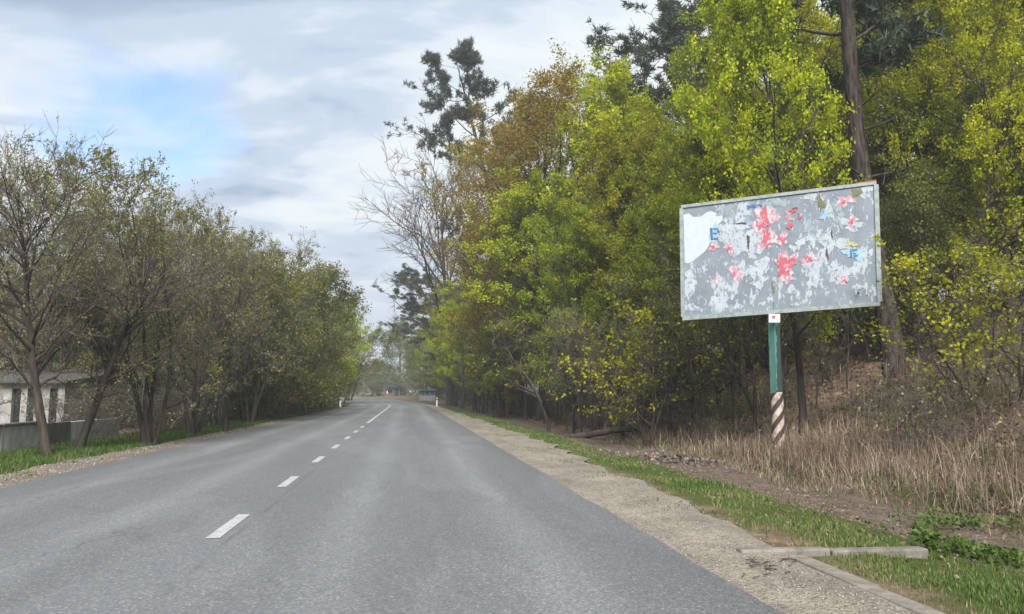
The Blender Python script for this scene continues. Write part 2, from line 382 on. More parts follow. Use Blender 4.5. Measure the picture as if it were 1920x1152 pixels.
# ------------------------------------------------------------------ kerb and concrete edging
def conc(name, lo, hi):
    m, t, b = base_mat(name); c = coords(t)
    n = noise(t, c, 4, 8, 0.7); f = noise(t, c, 60, 3, 0.6)
    cc = mixc(t, 0.35, ramp(t, n, [(0.3, lo), (0.7, hi)]), ramp(t, f, [(0.3, lo), (0.7, hi)]))
    stain = ramp(t, noise(t, mapping(t, c, scale=(2, 2, 0.6)), 2.5, 6, 0.7), [(0.35, 0.55), (0.6, 1.0)])
    t.links.new(mixc(t, 1.0, cc, stain, 'MULTIPLY'), b.inputs['Base Color']); b.inputs['Roughness'].default_value = 0.9
    b.inputs['Specular IOR Level'].default_value = 0.2
    link_bump(t, b, f, 0.35, 0.01); return m
M_CONC = conc('concrete_old', (0.12, 0.108, 0.092), (0.25, 0.23, 0.20))
M_CONC2 = conc('concrete_wall', (0.40, 0.40, 0.385), (0.58, 0.58, 0.56))
M_KERB = conc('concrete_sandy', (0.15, 0.133, 0.11), (0.26, 0.235, 0.20))
kerb = thing('kerb', None, None); tag(kerb, kind='structure')
yk = -3.0
while yk < 5.55:
    L = 0.98
    MB().box((-0.075, 0, -0.2), (0.075, L - 0.008, 0.0), jit=0.004).build('kerb_stone', M_KERB, kerb, (2.985 + rng.normal(0, .006), yk, 0.012 + rng.normal(0, .004)), (0, 0, rng.normal(0, .008)), bevel=0.015)
    yk += L
ed = thing('concrete_edging', 'long grey concrete edging block lying across the verge at the end of the kerb', 'kerb block', (2.62, 6.02, -0.05), R(-4.5))
x = 0.0
for L in (0.74, 0.80):
    MB().box((x, -0.07, -0.15), (x + L - 0.012, 0.07, 0.075), jit=0.005).build('concrete_block', M_CONC, ed, (0, rng.normal(0, .006), rng.normal(0, .006)), bevel=0.018)
    x += L

# ------------------------------------------------------------------ trees
def unit(v): return v / np.maximum(np.linalg.norm(v, axis=-1, keepdims=True), 1e-9)
def grow(g, start, d, length, n, wig, trop):
    """polylines: (k,n,3)"""
    k = len(start); P = np.zeros((k, n, 3)); P[:, 0] = start; d = unit(d.copy()); st = (length / (n - 1))[:, None]
    for i in range(1, n):
        d = unit(d + g.normal(0, wig, (k, 3)) + np.array([0, 0, trop])); P[:, i] = P[:, i - 1] + d * st
    return P
def interp_poly(P, idx, t):
    n = P.shape[1]; f = t * (n - 1); i = np.minimum(f.astype(int), n - 2); w = (f - i)[:, None]
    a, b_ = P[idx, i], P[idx, i + 1]
    return a * (1 - w) + b_ * w, unit(b_ - a)
def deflect(g, tang, ang):
    k = len(tang); r = g.normal(0, 1, (k, 3)); r -= (r * tang).sum(1, keepdims=True) * tang; r = unit(r)
    return tang * np.cos(ang)[:, None] + r * np.sin(ang)[:, None]
def tubes(P, Rd, sides):
    k, n, _ = P.shape
    T = np.zeros_like(P); T[:, 1:-1] = P[:, 2:] - P[:, :-2]; T[:, 0] = P[:, 1] - P[:, 0]; T[:, -1] = P[:, -1] - P[:, -2]; T = unit(T)
    ref = np.where(np.abs(T[:, :1, 2:3]) > 0.75, np.array([1.0, 0.0, 0.0]), np.array([0.0, 0.0, 1.0]))
    A = unit(np.cross(T, np.broadcast_to(ref, T.shape))); B = np.cross(T, A)
    a = np.arange(sides) * 2 * pi / sides
    V = P[:, :, None] + Rd[:, :, None, None] * (np.cos(a)[:, None] * A[:, :, None] + np.sin(a)[:, None] * B[:, :, None])
    base = (np.arange(k)[:, None, None] * n + np.arange(n - 1)[None, :, None]) * sides
    j = np.arange(sides)[None, None]; j2 = (j + 1) % sides
    F = np.stack([base + j, base + j2, base + sides + j2, base + sides + j], -1).reshape(-1, 4)
    return V.reshape(-1, 3), F
def join(parts):
    V, F, o = [], [], 0
    for v, f in parts: V.append(v); F.append(f + o); o += len(v)
    return np.concatenate(V), np.concatenate(F)
def leaves(g, C, size, up=0.4, asp=0.75, fold=0.25):
    """folded rhombus leaves at points C"""
    n = len(C); nrm = unit(g.normal(0, 1, (n, 3)) + np.array([0, 0, up])); a = g.normal(0, 1, (n, 3)); a = unit(a - (a * nrm).sum(1, keepdims=True) * nrm); b_ = np.cross(nrm, a)
    s = (size * g.uniform(0.6, 1.35, n))[:, None]
    V = np.stack([C - a * s * .5, C + b_ * s * .5 * asp + nrm * s * fold * .5, C + a * s * .55, C - b_ * s * .5 * asp + nrm * s * fold * .5], 1)
    i = np.arange(n)[:, None] * 4
    F = np.concatenate([i + np.array([0, 1, 2]), i + np.array([0, 2, 3])])
    return V.reshape(-1, 3), F

def make_tree(seed, H=14., r0=.17, lean=(0, 0), stems=1, spread=.12, trunk_wig=.03, n1=24, t1=(.28, 1.), a1=(50, 75), len1=.34, prof='oval',
              n2=9, a2=(35, 65), len2=.42, n3=7, a3=(25, 60), len3=.42, trop=.05, wig=.10, nleaf=0, lsize=.11, clus=.09, perclus=5, ltop=.15, sides=9, twig_r=.006, lseed=None):
    g = np.random.default_rng(seed)
    k = stems
    ang = g.uniform(0, 6.28) + np.arange(k) * 2 * pi / k + g.normal(0, .3, k)
    d0 = np.stack([np.cos(ang) * spread * (k > 1) + lean[0], np.sin(ang) * spread * (k > 1) + lean[1], np.ones(k)], 1)
    st = np.stack([np.cos(ang) * r0 * 1.2 * (k > 1), np.sin(ang) * r0 * 1.2 * (k > 1), np.full(k, -.15)], 1)
    hl = H * .97 * (g.uniform(.75, 1.0, k) if k > 1 else np.ones(1))
    P0 = grow(g, st, d0, hl, 16, trunk_wig, .02)
    tt = np.linspace(0, 1, 16)
    R0 = (r0 * ((1 - tt) ** .85 * .97 + .03) * (1 + .45 * np.exp(-tt * 30)))[None] * g.uniform(.75, 1.1, (k, 1))
    big = [tubes(P0, R0, sides)]
    # limbs
    N1 = n1 * k; i0 = np.arange(N1) % k
    t = np.sort(t1[0] + (t1[1] - t1[0]) * (np.arange(N1) + g.uniform(0, 1, N1)) / N1); t = np.minimum(t, .985)
    s1, tg = interp_poly(P0, i0, t)
    q = (t - t1[0]) / (1 - t1[0] + 1e-6)
    env = {'oval': .35 + 1.0 * np.sin(np.clip(q * .85 + .12, 0, 1) * pi) ** .8, 'flat': .55 + .5 * q, 'cone': 1.15 - .95 * q, 'round': .6 + .75 * np.sin(np.clip(q + .05, 0, 1) * pi) ** .7}[prof]
    L1 = H * len1 * env * g.uniform(.7, 1.2, N1)
    A1 = np.radians(g.uniform(a1[0], a1[1], N1)) * (1.05 - .55 * q)
    P1 = grow(g, s1, deflect(g, tg, A1), L1, 9, wig, trop)
    rr = np.interp(t, tt, R0[0]); rb = np.minimum(rr * .6, .012 + L1 * .012)
    u9 = np.linspace(1, .22, 9)
    big.append(tubes(P1, rb[:, None] * u9[None], 5))
    # branches
    N2 = N1 * n2; i1 = np.repeat(np.arange(N1), n2); t2 = g.uniform(.18, 1, N2)
    s2, tg = interp_poly(P1, i1, t2)
    L2 = L1[i1] * len2 * (1.15 - .6 * t2) * g.uniform(.6, 1.3, N2)
    P2 = grow(g, s2, deflect(g, tg, np.radians(g.uniform(a2[0], a2[1], N2))), L2, 6, wig * 1.2, trop)
    r2 = np.minimum(rb[i1] * .55 * (1.1 - .6 * t2), .03); r2 = np.maximum(r2, twig_r * 1.3)
    small = [tubes(P2, r2[:, None] * np.linspace(1, .4, 6)[None], 3)]
    # twigs
    N3 = N2 * n3; i2 = np.repeat(np.arange(N2), n3); t3 = g.uniform(.2, 1, N3)
    s3, tg = interp_poly(P2, i2, t3)
    L3 = np.maximum(L2[i2] * len3 * g.uniform(.5, 1.3, N3), .18)
    P3 = grow(g, s3, deflect(g, tg, np.radians(g.uniform(a3[0], a3[1], N3))), L3, 3, wig * 1.3, trop * 1.5)
    small.append(tubes(P3, np.full((N3, 3), twig_r) * np.array([1, .8, .45])[None], 3))
    out = {'trunk': join(big), 'branches': join(small)}
    if nleaf:
        nc = max(1, nleaf // perclus)
        i3 = g.integers(0, N3, nc); c_, _ = interp_poly(P3, i3, g.uniform(.45, 1, nc))
        keep = g.uniform(0, 1, nc) < (.6 + .4 * np.clip(c_[:, 2] / H, 0, 1)); c_ = c_[keep]
        cl = np.repeat(c_, perclus, 0) + g.normal(0, clus, (len(c_) * perclus, 3))
        V, F = leaves(g, cl, lsize)
        big_t = .5 + .28 * wob(cl[:, 0] * 1.0 + cl[:, 2] * .7, cl[:, 1] - cl[:, 2] * .4, .9, seed % 30)
        tint = np.clip(big_t + np.repeat(g.normal(0, .22, len(c_)), perclus) + g.normal(0, .10, len(cl)), 0, 1)
        out['crown'] = (V, F, np.repeat(tint, 4))
    return out, H

KINDS = {}
def kind(name, data, bark, twig, leaf, cat):
    d, H = data
    H = float(max(d['trunk'][0][:, 2].max(), d['branches'][0][:, 2].max()))
    ms = {'trunk': mesh(name + '_trunk', d['trunk'][0], [d['trunk'][1]], smooth=True), 'branches': mesh(name + '_branches', d['branches'][0], [d['branches'][1]])}
    ms['trunk'].materials.append(bark); ms['branches'].materials.append(twig)
    if 'crown' in d:
        ms['crown'] = mesh(name + '_crown', d['crown'][0], [d['crown'][1]], {'tint': d['crown'][2]}); ms['crown'].materials.append(leaf)
    KINDS[name] = (ms, H, cat)
MAPLE = dict(H=14, r0=.16, n1=30, n2=9, n3=6, t1=(.22, 1.), len1=.27, nleaf=46000, lsize=.115, clus=.13, perclus=13)
for i in range(3): kind(f'maple{i}', make_tree(100 + i, **MAPLE), BARK, TWIG, L_MAPLE, 'maple_tree')
for i in range(3): kind(f'green{i}', make_tree(140 + i, **{**MAPLE, 'nleaf': 40000, 'lsize': .11, 'len1': .26, 't1': (.2, 1.)}), BARK, TWIG, L_GREEN, 'broadleaf_tree')
for i in range(2): kind(f'bronze{i}', make_tree(160 + i, H=16, r0=.2, n1=30, n2=10, n3=6, len1=.27, a1=(35, 60), nleaf=46000, lsize=.095, clus=.15, perclus=6, trop=.07, t1=(.15, 1.)), BARK, TWIG, L_BROWN, 'budding_tree')
kind('bare', make_tree(171, H=24, r0=.34, n1=30, n2=12, n3=8, t1=(.22, 1.), len1=.36, a1=(35, 62), trop=.05, prof='round', twig_r=.022, wig=.13), BARK, TWIG, None, 'bare_tree')
for i in range(3): kind(f'thicket{i}', make_tree(180 + i, H=8, r0=.085, stems=4, spread=.24, trunk_wig=.05, n1=11, n2=10, n3=8, t1=(.18, 1.), len1=.32, prof='round', a1=(35, 65), nleaf=14000, lsize=.075, clus=.06, perclus=4, twig_r=.0065, trop=.06), BARK, TWIG_GREY, L_OLIVE, 'budding_tree')
for i in range(2): kind(f'twiggy{i}', make_tree(190 + i, H=8, r0=.21, n1=38, n2=11, n3=9, t1=(.26, 1.), len1=.36, prof='round', a1=(40, 75), nleaf=7000, lsize=.065, clus=.05, perclus=3, twig_r=.0065, wig=.15), BARK, TWIG_GREY, L_OLIVE, 'budding_tree')
for i in range(2): kind(f'leafy{i}', make_tree(200 + i, H=7, r0=.08, stems=3, spread=.2, trunk_wig=.05, n1=14, n2=9, n3=6, t1=(.1, 1.), len1=.33, prof='round', nleaf=26000, lsize=.09, clus=.12, perclus=4), BARK, TWIG, L_BUSH, 'leafy_tree')
for i in range(3): kind(f'sapling{i}', make_tree(220 + i, H=5, r0=.055, n1=16, n2=6, n3=5, t1=(.25, 1.), len1=.26, a1=(30, 60), trunk_wig=.06, nleaf=300, lsize=.085, clus=.06, perclus=4, sides=6, twig_r=.0055), BARK, TWIG, L_GREEN, 'sapling')
for i in range(2): kind(f'shrub{i}', make_tree(230 + i, H=1.9, r0=.02, stems=7, spread=.75, trunk_wig=.12, n1=5, n2=5, n3=4, t1=(.1, 1.), len1=.45, prof='round', wig=.2, nleaf=350, lsize=.06, clus=.06, perclus=2, sides=5, twig_r=.0045), TWIG, TWIG_GREY, L_OLIVE, 'shrub')
for i in range(2): kind(f'yellow_bush{i}', make_tree(240 + i, H=4.2, r0=.035, stems=3, spread=.25, trunk_wig=.08, n1=9, n2=6, n3=5, t1=(.2, 1.), len1=.36, prof='round', wig=.15, nleaf=2600, lsize=.085, clus=.08, perclus=4, sides=6, twig_r=.005), BARK, TWIG, L_MAPLE, 'leafy_tree')
kind('pale0', make_tree(250, H=11, r0=.15, n1=30, n2=9, n3=5, t1=(.12, 1.), len1=.3, prof='round', nleaf=14000, lsize=.16, clus=.2, perclus=4, twig_r=.01), BARK, TWIG, L_PALE, 'willow')

def make_pine(seed, H, r0, bare=.45, lean=(0, 0), whorl=26, blen=.16, tufts=900, per=22, tsize=.22):
    g = np.random.default_rng(seed)
    P0 = grow(g, np.array([[0, 0, -.2]]), np.array([[lean[0], lean[1], 1.]]), np.array([H]), 18, .03, .0)
    tt = np.linspace(0, 1, 18); R0 = (r0 * ((1 - tt) ** .7 * .95 + .05) * (1 + .35 * np.exp(-tt * 40)))[None]
    big = [tubes(P0, R0, 12)]
    t = np.clip(bare + (1 - bare) * (np.arange(whorl) + g.uniform(0, 1, whorl)) / whorl, 0, .99)
    s1, tg = interp_poly(P0, np.zeros(whorl, int), t); q = (t - bare) / (1 - bare)
    L1 = H * blen * (.55 + .75 * np.sin(np.clip(q * .8 + .15, 0, 1) * pi)) * g.uniform(.5, 1.25, whorl)
    P1 = grow(g, s1, deflect(g, tg, np.radians(g.uniform(55, 95, whorl)) * (1.05 - .5 * q)), L1, 8, .14, .05)
    rb = np.minimum(np.interp(t, tt, R0[0]) * .5, .02 + L1 * .016)
    big.append(tubes(P1, rb[:, None] * np.linspace(1, .25, 8)[None], 5))
    # dead stubs below the crown
    nd = 16; td = g.uniform(.18, bare + .05, nd); sd, tg = interp_poly(P0, np.zeros(nd, int), td)
    PD = grow(g, sd, deflect(g, tg, np.radians(g.uniform(60, 95, nd))), g.uniform(.7, 2.4, nd), 6, .16, .03)
    big.append(tubes(PD, np.linspace(.05, .012, 6)[None].repeat(nd, 0), 5))
    n2 = 9; i1 = np.repeat(np.arange(whorl), n2); t2 = g.uniform(.3, 1, len(i1)); s2, tg = interp_poly(P1, i1, t2)
    L2 = L1[i1] * .36 * g.uniform(.5, 1.3, len(i1))
    P2 = grow(g, s2, deflect(g, tg, np.radians(g.uniform(30, 65, len(i1)))), L2, 5, .16, .07)
    small = [tubes(P2, np.linspace(.022, .009, 5)[None].repeat(len(i1), 0), 3)]
    ia = g.integers(0, len(i1), tufts); C, tg = interp_poly(P2, ia, g.uniform(.35, 1, tufts)); C = C + g.normal(0, .12, C.shape)
    # needle fans: narrow blades radiating from each tuft
    Cn = np.repeat(C, per, 0); ax = unit(g.normal(0, 1, Cn.shape) + np.repeat(tg, per, 0) * .5 + np.array([0, 0, .45])); s = (tsize * g.uniform(.6, 1.3, len(Cn)))[:, None]
    sd_ = unit(np.cross(ax, g.normal(0, 1, Cn.shape)))
    Cn = Cn + g.normal(0, .07, Cn.shape)
    V = np.stack([Cn - sd_ * s * .11, Cn + sd_ * s * .11, Cn + ax * s], 1).reshape(-1, 3); F = np.arange(len(V)).reshape(-1, 3)
    tint = np.repeat(np.clip(.5 + np.repeat(g.normal(0, .25, tufts), per) + g.normal(0, .12, tufts * per), 0, 1), 3)
    return {'trunk': join(big), 'branches': join(small), 'crown': (V, F, tint)}, H
kind('pine_tall', make_pine(31, 29, .30, .45, (-.035, 0), 30, .15, 2600, 16, .34), BARK_PINE, BARK_PINE, L_PINE, 'pine_tree')
kind('pine_mid', make_pine(33, 25, .30, .35, (0, 0), 40, .17, 2600, 16, .36), BARK_PINE, BARK_PINE, L_PINE, 'pine_tree')
kind('pine_lean', make_pine(35, 22, .34, .43, (-.075, 0.0), 22, .17, 1300, 16, .36), BARK_PINE, BARK_PINE, L_PINE, 'pine_tree')

def plant(k, x, y, H=None, label=None, group=None, rz=None, tilt=(0, 0), wide=1.0, cat=None, name=None, sink=0.05):
    ms, H0, nm = KINDS[k]
    sc = (H or H0) / H0
    o = thing(name or nm, label, cat or {'maple_tree': 'tree', 'broadleaf_tree': 'tree', 'budding_tree': 'tree', 'bare_tree': 'tree', 'leafy_tree': 'tree', 'pine_tree': 'pine', 'willow': 'tree'}.get(nm, nm), (x, y, gz1(x, y) - sink), 0, group)
    o.rotation_euler = (tilt[0], tilt[1], float(rng.uniform(0, 6.28)) if rz is None else rz)
    o.scale = (sc * wide, sc * wide, sc)
    for pn in ('trunk', 'branches', 'crown'):
        if pn in ms:
            p = bpy.data.objects.new(pn, ms[pn]); COL.objects.link(p); p.parent = o
            if pn != 'trunk': p['kind'] = 'stuff'
    return o
def plant_px(k, px, y, top_py, **kw):
    x = float(at(px, 738, y)[0]); ztop = float(at(px, top_py, y)[2])
    return plant(k, x, y, max(1.0, ztop - gz1(x, y)), **kw)

# --- right side, front trees (each singled out)
plant_px('maple0', 1135, 36, 135, label='tall bright yellow-green maple rising highest against the sky left of the dark pine', wide=1.0)
plant_px('maple1', 1235, 31, 195, label='yellow-green maple with sky gaps just left of the dark pine crown')
plant_px('green0', 1320, 26.5, 215, label='green-leaved tree directly behind the upper left corner of the billboard')
plant_px('maple2', 1470, 27.5, -60, label='yellow maple with the brightest leaves at the top of the picture above the billboard', wide=.95)
plant_px('green1', 1240, 25, 350, label='lower green tree beside the left edge of the billboard')
plant_px('green2', 1740, 30, -150, label='tall green tree standing right of the big leaning pine trunk')
plant_px('maple0', 1850, 26, -170, label='tall leafy tree near the right edge of the picture, high above the dry bank', wide=.75)
plant_px('green0', 1960, 21, -100, label='green tree cut off by the right edge of the picture', wide=.75)
plant_px('maple2', 1905, 19, -120, label='bright yellow-green maple at the right edge above the yellow-leaved sapling', wide=.75)
plant_px('bronze0', 1015, 43, 140, label='tall bronze and olive tree in bud right of the tall pine against the sky', wide=1.25)
plant_px('bronze1', 940, 52, 225, label='rust-brown budding tree leaning over the road below the tall pine', wide=1.15)
plant_px('maple1', 1075, 47, 180, label='pale green tree between the bronze tree and the bright maple', wide=.9)
plant_px('green1', 1085, 33, 380, label='dark green understory tree at the road verge below the bronze tree')
plant_px('green2', 985, 45, 470, label='small olive tree at the foot of the rust-brown tree')
plant_px('maple2', 905, 60, 545, label='low yellow-green maple overhanging the grass verge')
plant_px('maple0', 868, 66, 560, label='rounded bright green small tree overhanging the road where it begins to bend')
plant_px('green0', 838, 80, 590, label='dull green tree standing over the right-hand guide post')
plant_px('bronze1', 850, 92, 520, label='brown-grey budding tree under the wide bare tree', wide=1.2)
plant('pine_tall', float(at(985, 738, 64)[0]), 64, 32.8, label='tall thin pine with tufted dark crown standing alone against the sky', rz=0.2, tilt=(0, R(-1.5)))
plant_px('pine_mid', 1290, 40, -130, label='big dark pine at the top of the picture left of the yellow maple', wide=1.3)
plant('bare', 4.6, 82, 29, label='wide leafless grey tree spreading over the road against the clouds', rz=1.0, tilt=(0, R(-11)), wide=1.1)
plant_px('pine_mid', 850, 94, 490, label='dark evergreen tree below the bare tree', wide=1.7)
plant('pine_lean', float(at(1684, 700, 19.6)[0]), 19.6, 21, label='thick leaning pine trunk just right of and behind the billboard', rz=0.0)
plant_px('yellow_bush0', 1825, 14.8, 440, label='bright yellow-leaved young tree above the dry bank right of the leaning pine trunk', wide=1.2)
plant_px('yellow_bush1', 1905, 13.5, 380, label='yellow-leaved sapling at the right edge above the dry bank')
plant_px('yellow_bush1', 1215, 22, 560, label='yellow-leaved young tree left of and below the billboard')
plant_px('sapling0', 1775, 19.5, 330, label='slim green sapling between the leaning pine trunk and the yellow young tree')
plant_px('sapling1', 1545, 22, 470, label='straight thin trunk standing behind the billboard just right of its post', wide=.8)
plant_px('sapling2', 1590, 20.5, 450, label='crooked dark sapling trunk between the billboard post and the leaning pine', wide=.8)
plant_px('sapling1', 1565, 21, 540, label='thin trunk leaning left behind the billboard post', tilt=(0, R(-16)), rz=0)
plant_px('sapling0', 1375, 22, 500, label='thin sapling below the left half of the billboard', wide=.8)
plant_px('twiggy0', 1110, 27, 560, label='dark tree leaning left over a fallen log at the verge', tilt=(0, R(-14)), rz=0, wide=.6)

plant_px('maple1', 1505, 18.9, -150, label='yellow-green maple whose leaves screen the leaning pine trunk above the billboard', wide=.72)
for i, (px, y, top, tl) in enumerate([(1030, 30, 560, -9), (1075, 29, 600, 7), (1165, 25.5, 520, -6), (1190, 24.5, 560, -12), (1255, 23.5, 520, 5), (1310, 22.5, 560, -10), (1345, 23.5, 500, 8), (1415, 23, 520, -14), (1500, 24, 480, -5), (1630, 23, 500, 6)]):
    plant_px('sapling%d' % (i % 3), px, y, top, label='thin dark trunk at the front edge of the undergrowth ' + ('below the bronze tree' if px < 1100 else 'left of the billboard' if px < 1275 else 'below the billboard'), group='front trunks ' + str((px > 1100) + (px > 1275)), tilt=(0, R(tl)), rz=i * 1.3 * 0, wide=1.5)
for i, (px, y, top, k, lb) in enumerate([(1045, 40, 330, 'maple2', 'yellow-green tree standing in front of the bronze tree'), (960, 55, 400, 'green0', 'mid-green tree below the rust-brown tree'), (925, 68, 470, 'maple1', 'yellow-green tree behind the low overhanging one on the verge'),
                                          (890, 76, 505, 'bronze0', 'brownish budding tree behind the rounded bright green one'), (855, 88, 560, 'maple2', 'yellow-green tree near the bend behind the guide post'), (800, 112, 600, 'green2', 'grey-green tree standing just before the hut'), (935, 47, 590, 'green1', 'low olive-green tree at the front of the wood beside the verge')]):
    plant_px(k, px, y, top, label=lb, wide=1.25)

# --- right side, deep rows on the slope
deep = ['green-leaved tree deep in the wood on the slope %s', 'yellow-green maple deep in the wood on the slope %s', 'budding brown tree deep in the wood on the slope %s']
kn = ['deep green trees ', 'deep maples ', 'deep brown trees ']
def zone(x, y):
    px = 765 + 1450 * x / y
    return 'behind the bronze tree' if px < 1080 else 'left of the billboard' if px < 1275 else 'above and behind the billboard' if px < 1650 else 'right of the leaning pine trunk'
g = np.random.default_rng(77); spots = []
for row, (u0, n) in enumerate([(14, 12), (18.5, 12), (24, 12), (31, 11), (40, 10), (50, 9)]):
    for i in range(n):
        y = 17 + row * 2 + i * (78 - 17) / n + g.uniform(-1.5, 1.5); x = u0 - 1.6 + g.uniform(-1.8, 1.8) - max(0, y - 45) * .08
        px = 765 + 1450 * x / y
        if y < 24 and u0 < 20: continue
        if abs(px - 1640) < 110 and y < 34: continue
        if abs(px - 1590) < 60 and y < 26: continue
        spots.append((x, y))
for i, (x, y) in enumerate(spots):
    c = int(g.choice([0, 0, 0, 1, 1, 2])); k = [f'green{i % 3}', f'maple{i % 3}', f'bronze{i % 2}'][c]
    lowk = .74 if 1120 < 765 + 1450 * x / y < 1420 else 1.0
    plant(k, x, y, lowk * g.uniform(14.5, 19) if y < 45 else g.uniform(11, 15), deep[c] % zone(x, y), kn[c] + zone(x, y))
for i in range(14):     # low second storey that closes the wood near the ground
    y = 22 + i * 4.3; x = 14.0 + g.uniform(-1.2, 4.5) - max(0, y - 45) * .08
    plant(f'leafy{i % 2}', x, y, g.uniform(4, 7), 'low leafy tree under the taller crowns of the wood ' + zone(x, y), 'low leafy trees ' + zone(x, y))
for i in range(20):
    y = 20 + i * 2.9; x = 23.5 + g.uniform(-2, 6) - max(0, y - 45) * .1
    plant(f'leafy{i % 2}', x, y, g.uniform(6, 9), 'low leafy tree high on the slope behind the trunks ' + zone(x, y), 'leafy trees high on the slope ' + zone(x, y), wide=1.2)
# --- undergrowth
for i in range(70):
    y = 15.5 + g.uniform(0, 1) ** 1.3 * 58; x = 6.9 + (y > 22) * -.3 + abs(g.normal(0, 2.8)) + (2.6 if y < 22 else 0)
    if y > 50: x = 5.2 + abs(g.normal(0, 2.5))
    px = 765 + 1450 * x / y
    if (1590 < px < 1790 and y < 22) or (1230 < px < 1790 and y < 19): continue
    if px > 1800 and y < 16: continue
    zn = 'along the far verge' if px < 1010 else 'left of the billboard' if px < 1275 else 'below and behind the billboard' if px < 1650 else 'right of the leaning pine trunk'
    plant(f'sapling{i % 3}', x, y, g.uniform(3, 6.5), 'thin dark sapling in the undergrowth ' + zn, 'saplings ' + zn, tilt=(g.normal(0, .09), g.normal(0, .12)), wide=.9)
for i in range(75):
    y = 13.5 + g.uniform(0, 1) ** 1.4 * 45; x = 7.2 + abs(g.normal(0, 3.2)) + (2.2 if y < 20 else 0)
    px = 765 + 1450 * x / y
    if (1570 < px < 1730 and y < 19.5) or (px > 1275 and g.uniform() < .55): continue
    zn = 'at the foot of the wood left of the billboard' if px < 1275 else 'under the billboard' if px < 1650 else 'on the bank right of the leaning pine trunk'
    plant(f'shrub{i % 2}', x, y, g.uniform(.9, 2.2), 'tangled leafless brown shrub ' + zn, 'bare shrubs ' + zn)
for i in range(20):
    y = 8.5 + i * .45 + g.uniform(-.3, .3); x = y * (.82 + g.uniform(0, .12)) + 1.2
    plant(f'shrub{i % 2}', x, y, g.uniform(.9, 1.7), 'tangled leafless brown shrub in the dry grass at the right edge', 'bare shrubs in the dry grass')

# --- left side
plant_px('twiggy0', 96, 17.3, 225, label='grey leafless tree with thick dark trunk at the left edge before the low wall', wide=.9, tilt=(0, R(-9)), rz=0)
plant_px('twiggy1', 150, 19.0, 380, label='small tree with curved leaning trunk in front of the low concrete wall', tilt=(0, R(18)), rz=0, wide=.9)
plant_px('thicket0', 285, 20.6, 292, label='many-stemmed budding tree rising highest on the left, beyond the low wall', wide=.95)
plant_px('thicket1', 200, 31, 325, label='olive budding tree behind the many-stemmed tree on the left', wide=.9)
plant_px('thicket2', 70, 35, 315, label='olive budding tree behind the grey leafless tree at the left edge')
plant_px('thicket1', 365, 25, 375, label='budding tree right of the many-stemmed tree on the left verge', wide=.9)
plant_px('twiggy0', 425, 27, 430, label='tree with dark upright trunk at the left verge beyond the many-stemmed tree', wide=.75)
plant_px('thicket2', 410, 31, 395, label='sparse tree with bare tips against the clouds, tallest right of the many-stemmed tree', wide=.85)
plant_px('thicket1', 470, 35, 425, label='olive budding tree between the bare-tipped tree and the nearest green tree on the left', wide=.9)
plant_px('leafy0', 490, 38, 468, label='fresh green leafy tree on the left verge, nearest of the green ones')
plant_px('leafy1', 530, 45, 482, label='second green leafy tree along the left verge')
plant_px('thicket0', 548, 47, 488, label='grey budding tree between the green trees on the left verge')
plant_px('leafy0', 572, 54, 512, label='green leafy tree halfway along the left verge')
plant_px('leafy1', 600, 62, 540, label='rounded olive-green tree further along the left verge')
plant_px('maple1', 622, 72, 572, label='yellow-green tree over the left-hand guide post', wide=1.3)
plant_px('leafy0', 640, 88, 603, label='last dull green tree on the left before the bend', wide=1.2)
plant_px('thicket1', 655, 100, 610, label='greyish tree at the far end of the left row', wide=1.3)
for i, (x, y, h, k) in enumerate([(-12, 30, 7.4, 'thicket1'), (-12.5, 35, 7.6, 'leafy0'), (-11.5, 41, 7.6, 'thicket2'), (-13, 48, 7.8, 'leafy1'), (-11, 53, 7.5, 'thicket0'), (-12, 60, 8, 'leafy0'), (-12, 70, 8, 'leafy1'), (-14, 80, 8.5, 'thicket0'), (-17, 33, 7.5, 'thicket0'), (-19, 40, 8, 'thicket2'), (-20, 50, 8, 'leafy1'), (-21, 62, 8, 'thicket1'), (-17, 92, 8, 'leafy0'), (-24, 100, 8, 'leafy1'), (-26, 80, 8, 'leafy0'), (-24, 36, 7.5, 'thicket2')]):
    plant(k, x, y, h, ('green leafy tree' if k[0] == 'l' else 'grey budding tree') + ' in the second row on the left ' + ('behind the many-stemmed tree' if y < 38 else 'behind the green verge trees'), k[:5] + (' near second row' if y < 38 else ' far second row'))
for i in range(44):
    y = 23 + i * 1.5 + g.uniform(-.8, .8); x = -7.9 - abs(g.normal(0, 1.0))
    if y < 36: k, H, lb, gp = f'shrub{i % 2}', g.uniform(1.5, 2.7), 'twiggy grey shrub under the trees on the left verge', 'twiggy shrubs on the left verge'
    else: k, H, lb, gp = f'leafy{i % 2}', g.uniform(1.8, 3.6), 'low green bush at the foot of the trees on the left verge', 'low green bushes on the left verge'
    plant(k, x, y, H, lb, gp, name=None if y < 36 else 'bush', cat=None if y < 36 else 'bush', wide=1.25)
for i, (x, y, h) in enumerate([(-10.6, 30.5, 4.6), (-10, 34, 4.4), (-10.8, 38, 4.8), (-16, 36, 5), (-15, 41, 5)]):
    plant(f'thicket{i % 3}', x, y, h, 'low grey thicket behind the trunks on the left verge', 'low grey thickets on the left', wide=1.3, name='thicket', cat='thicket')
plant(f'shrub0', -10.6, 19.5, 2.5, 'tall grey shrub between the low wall and the house at the left edge', wide=1.2)
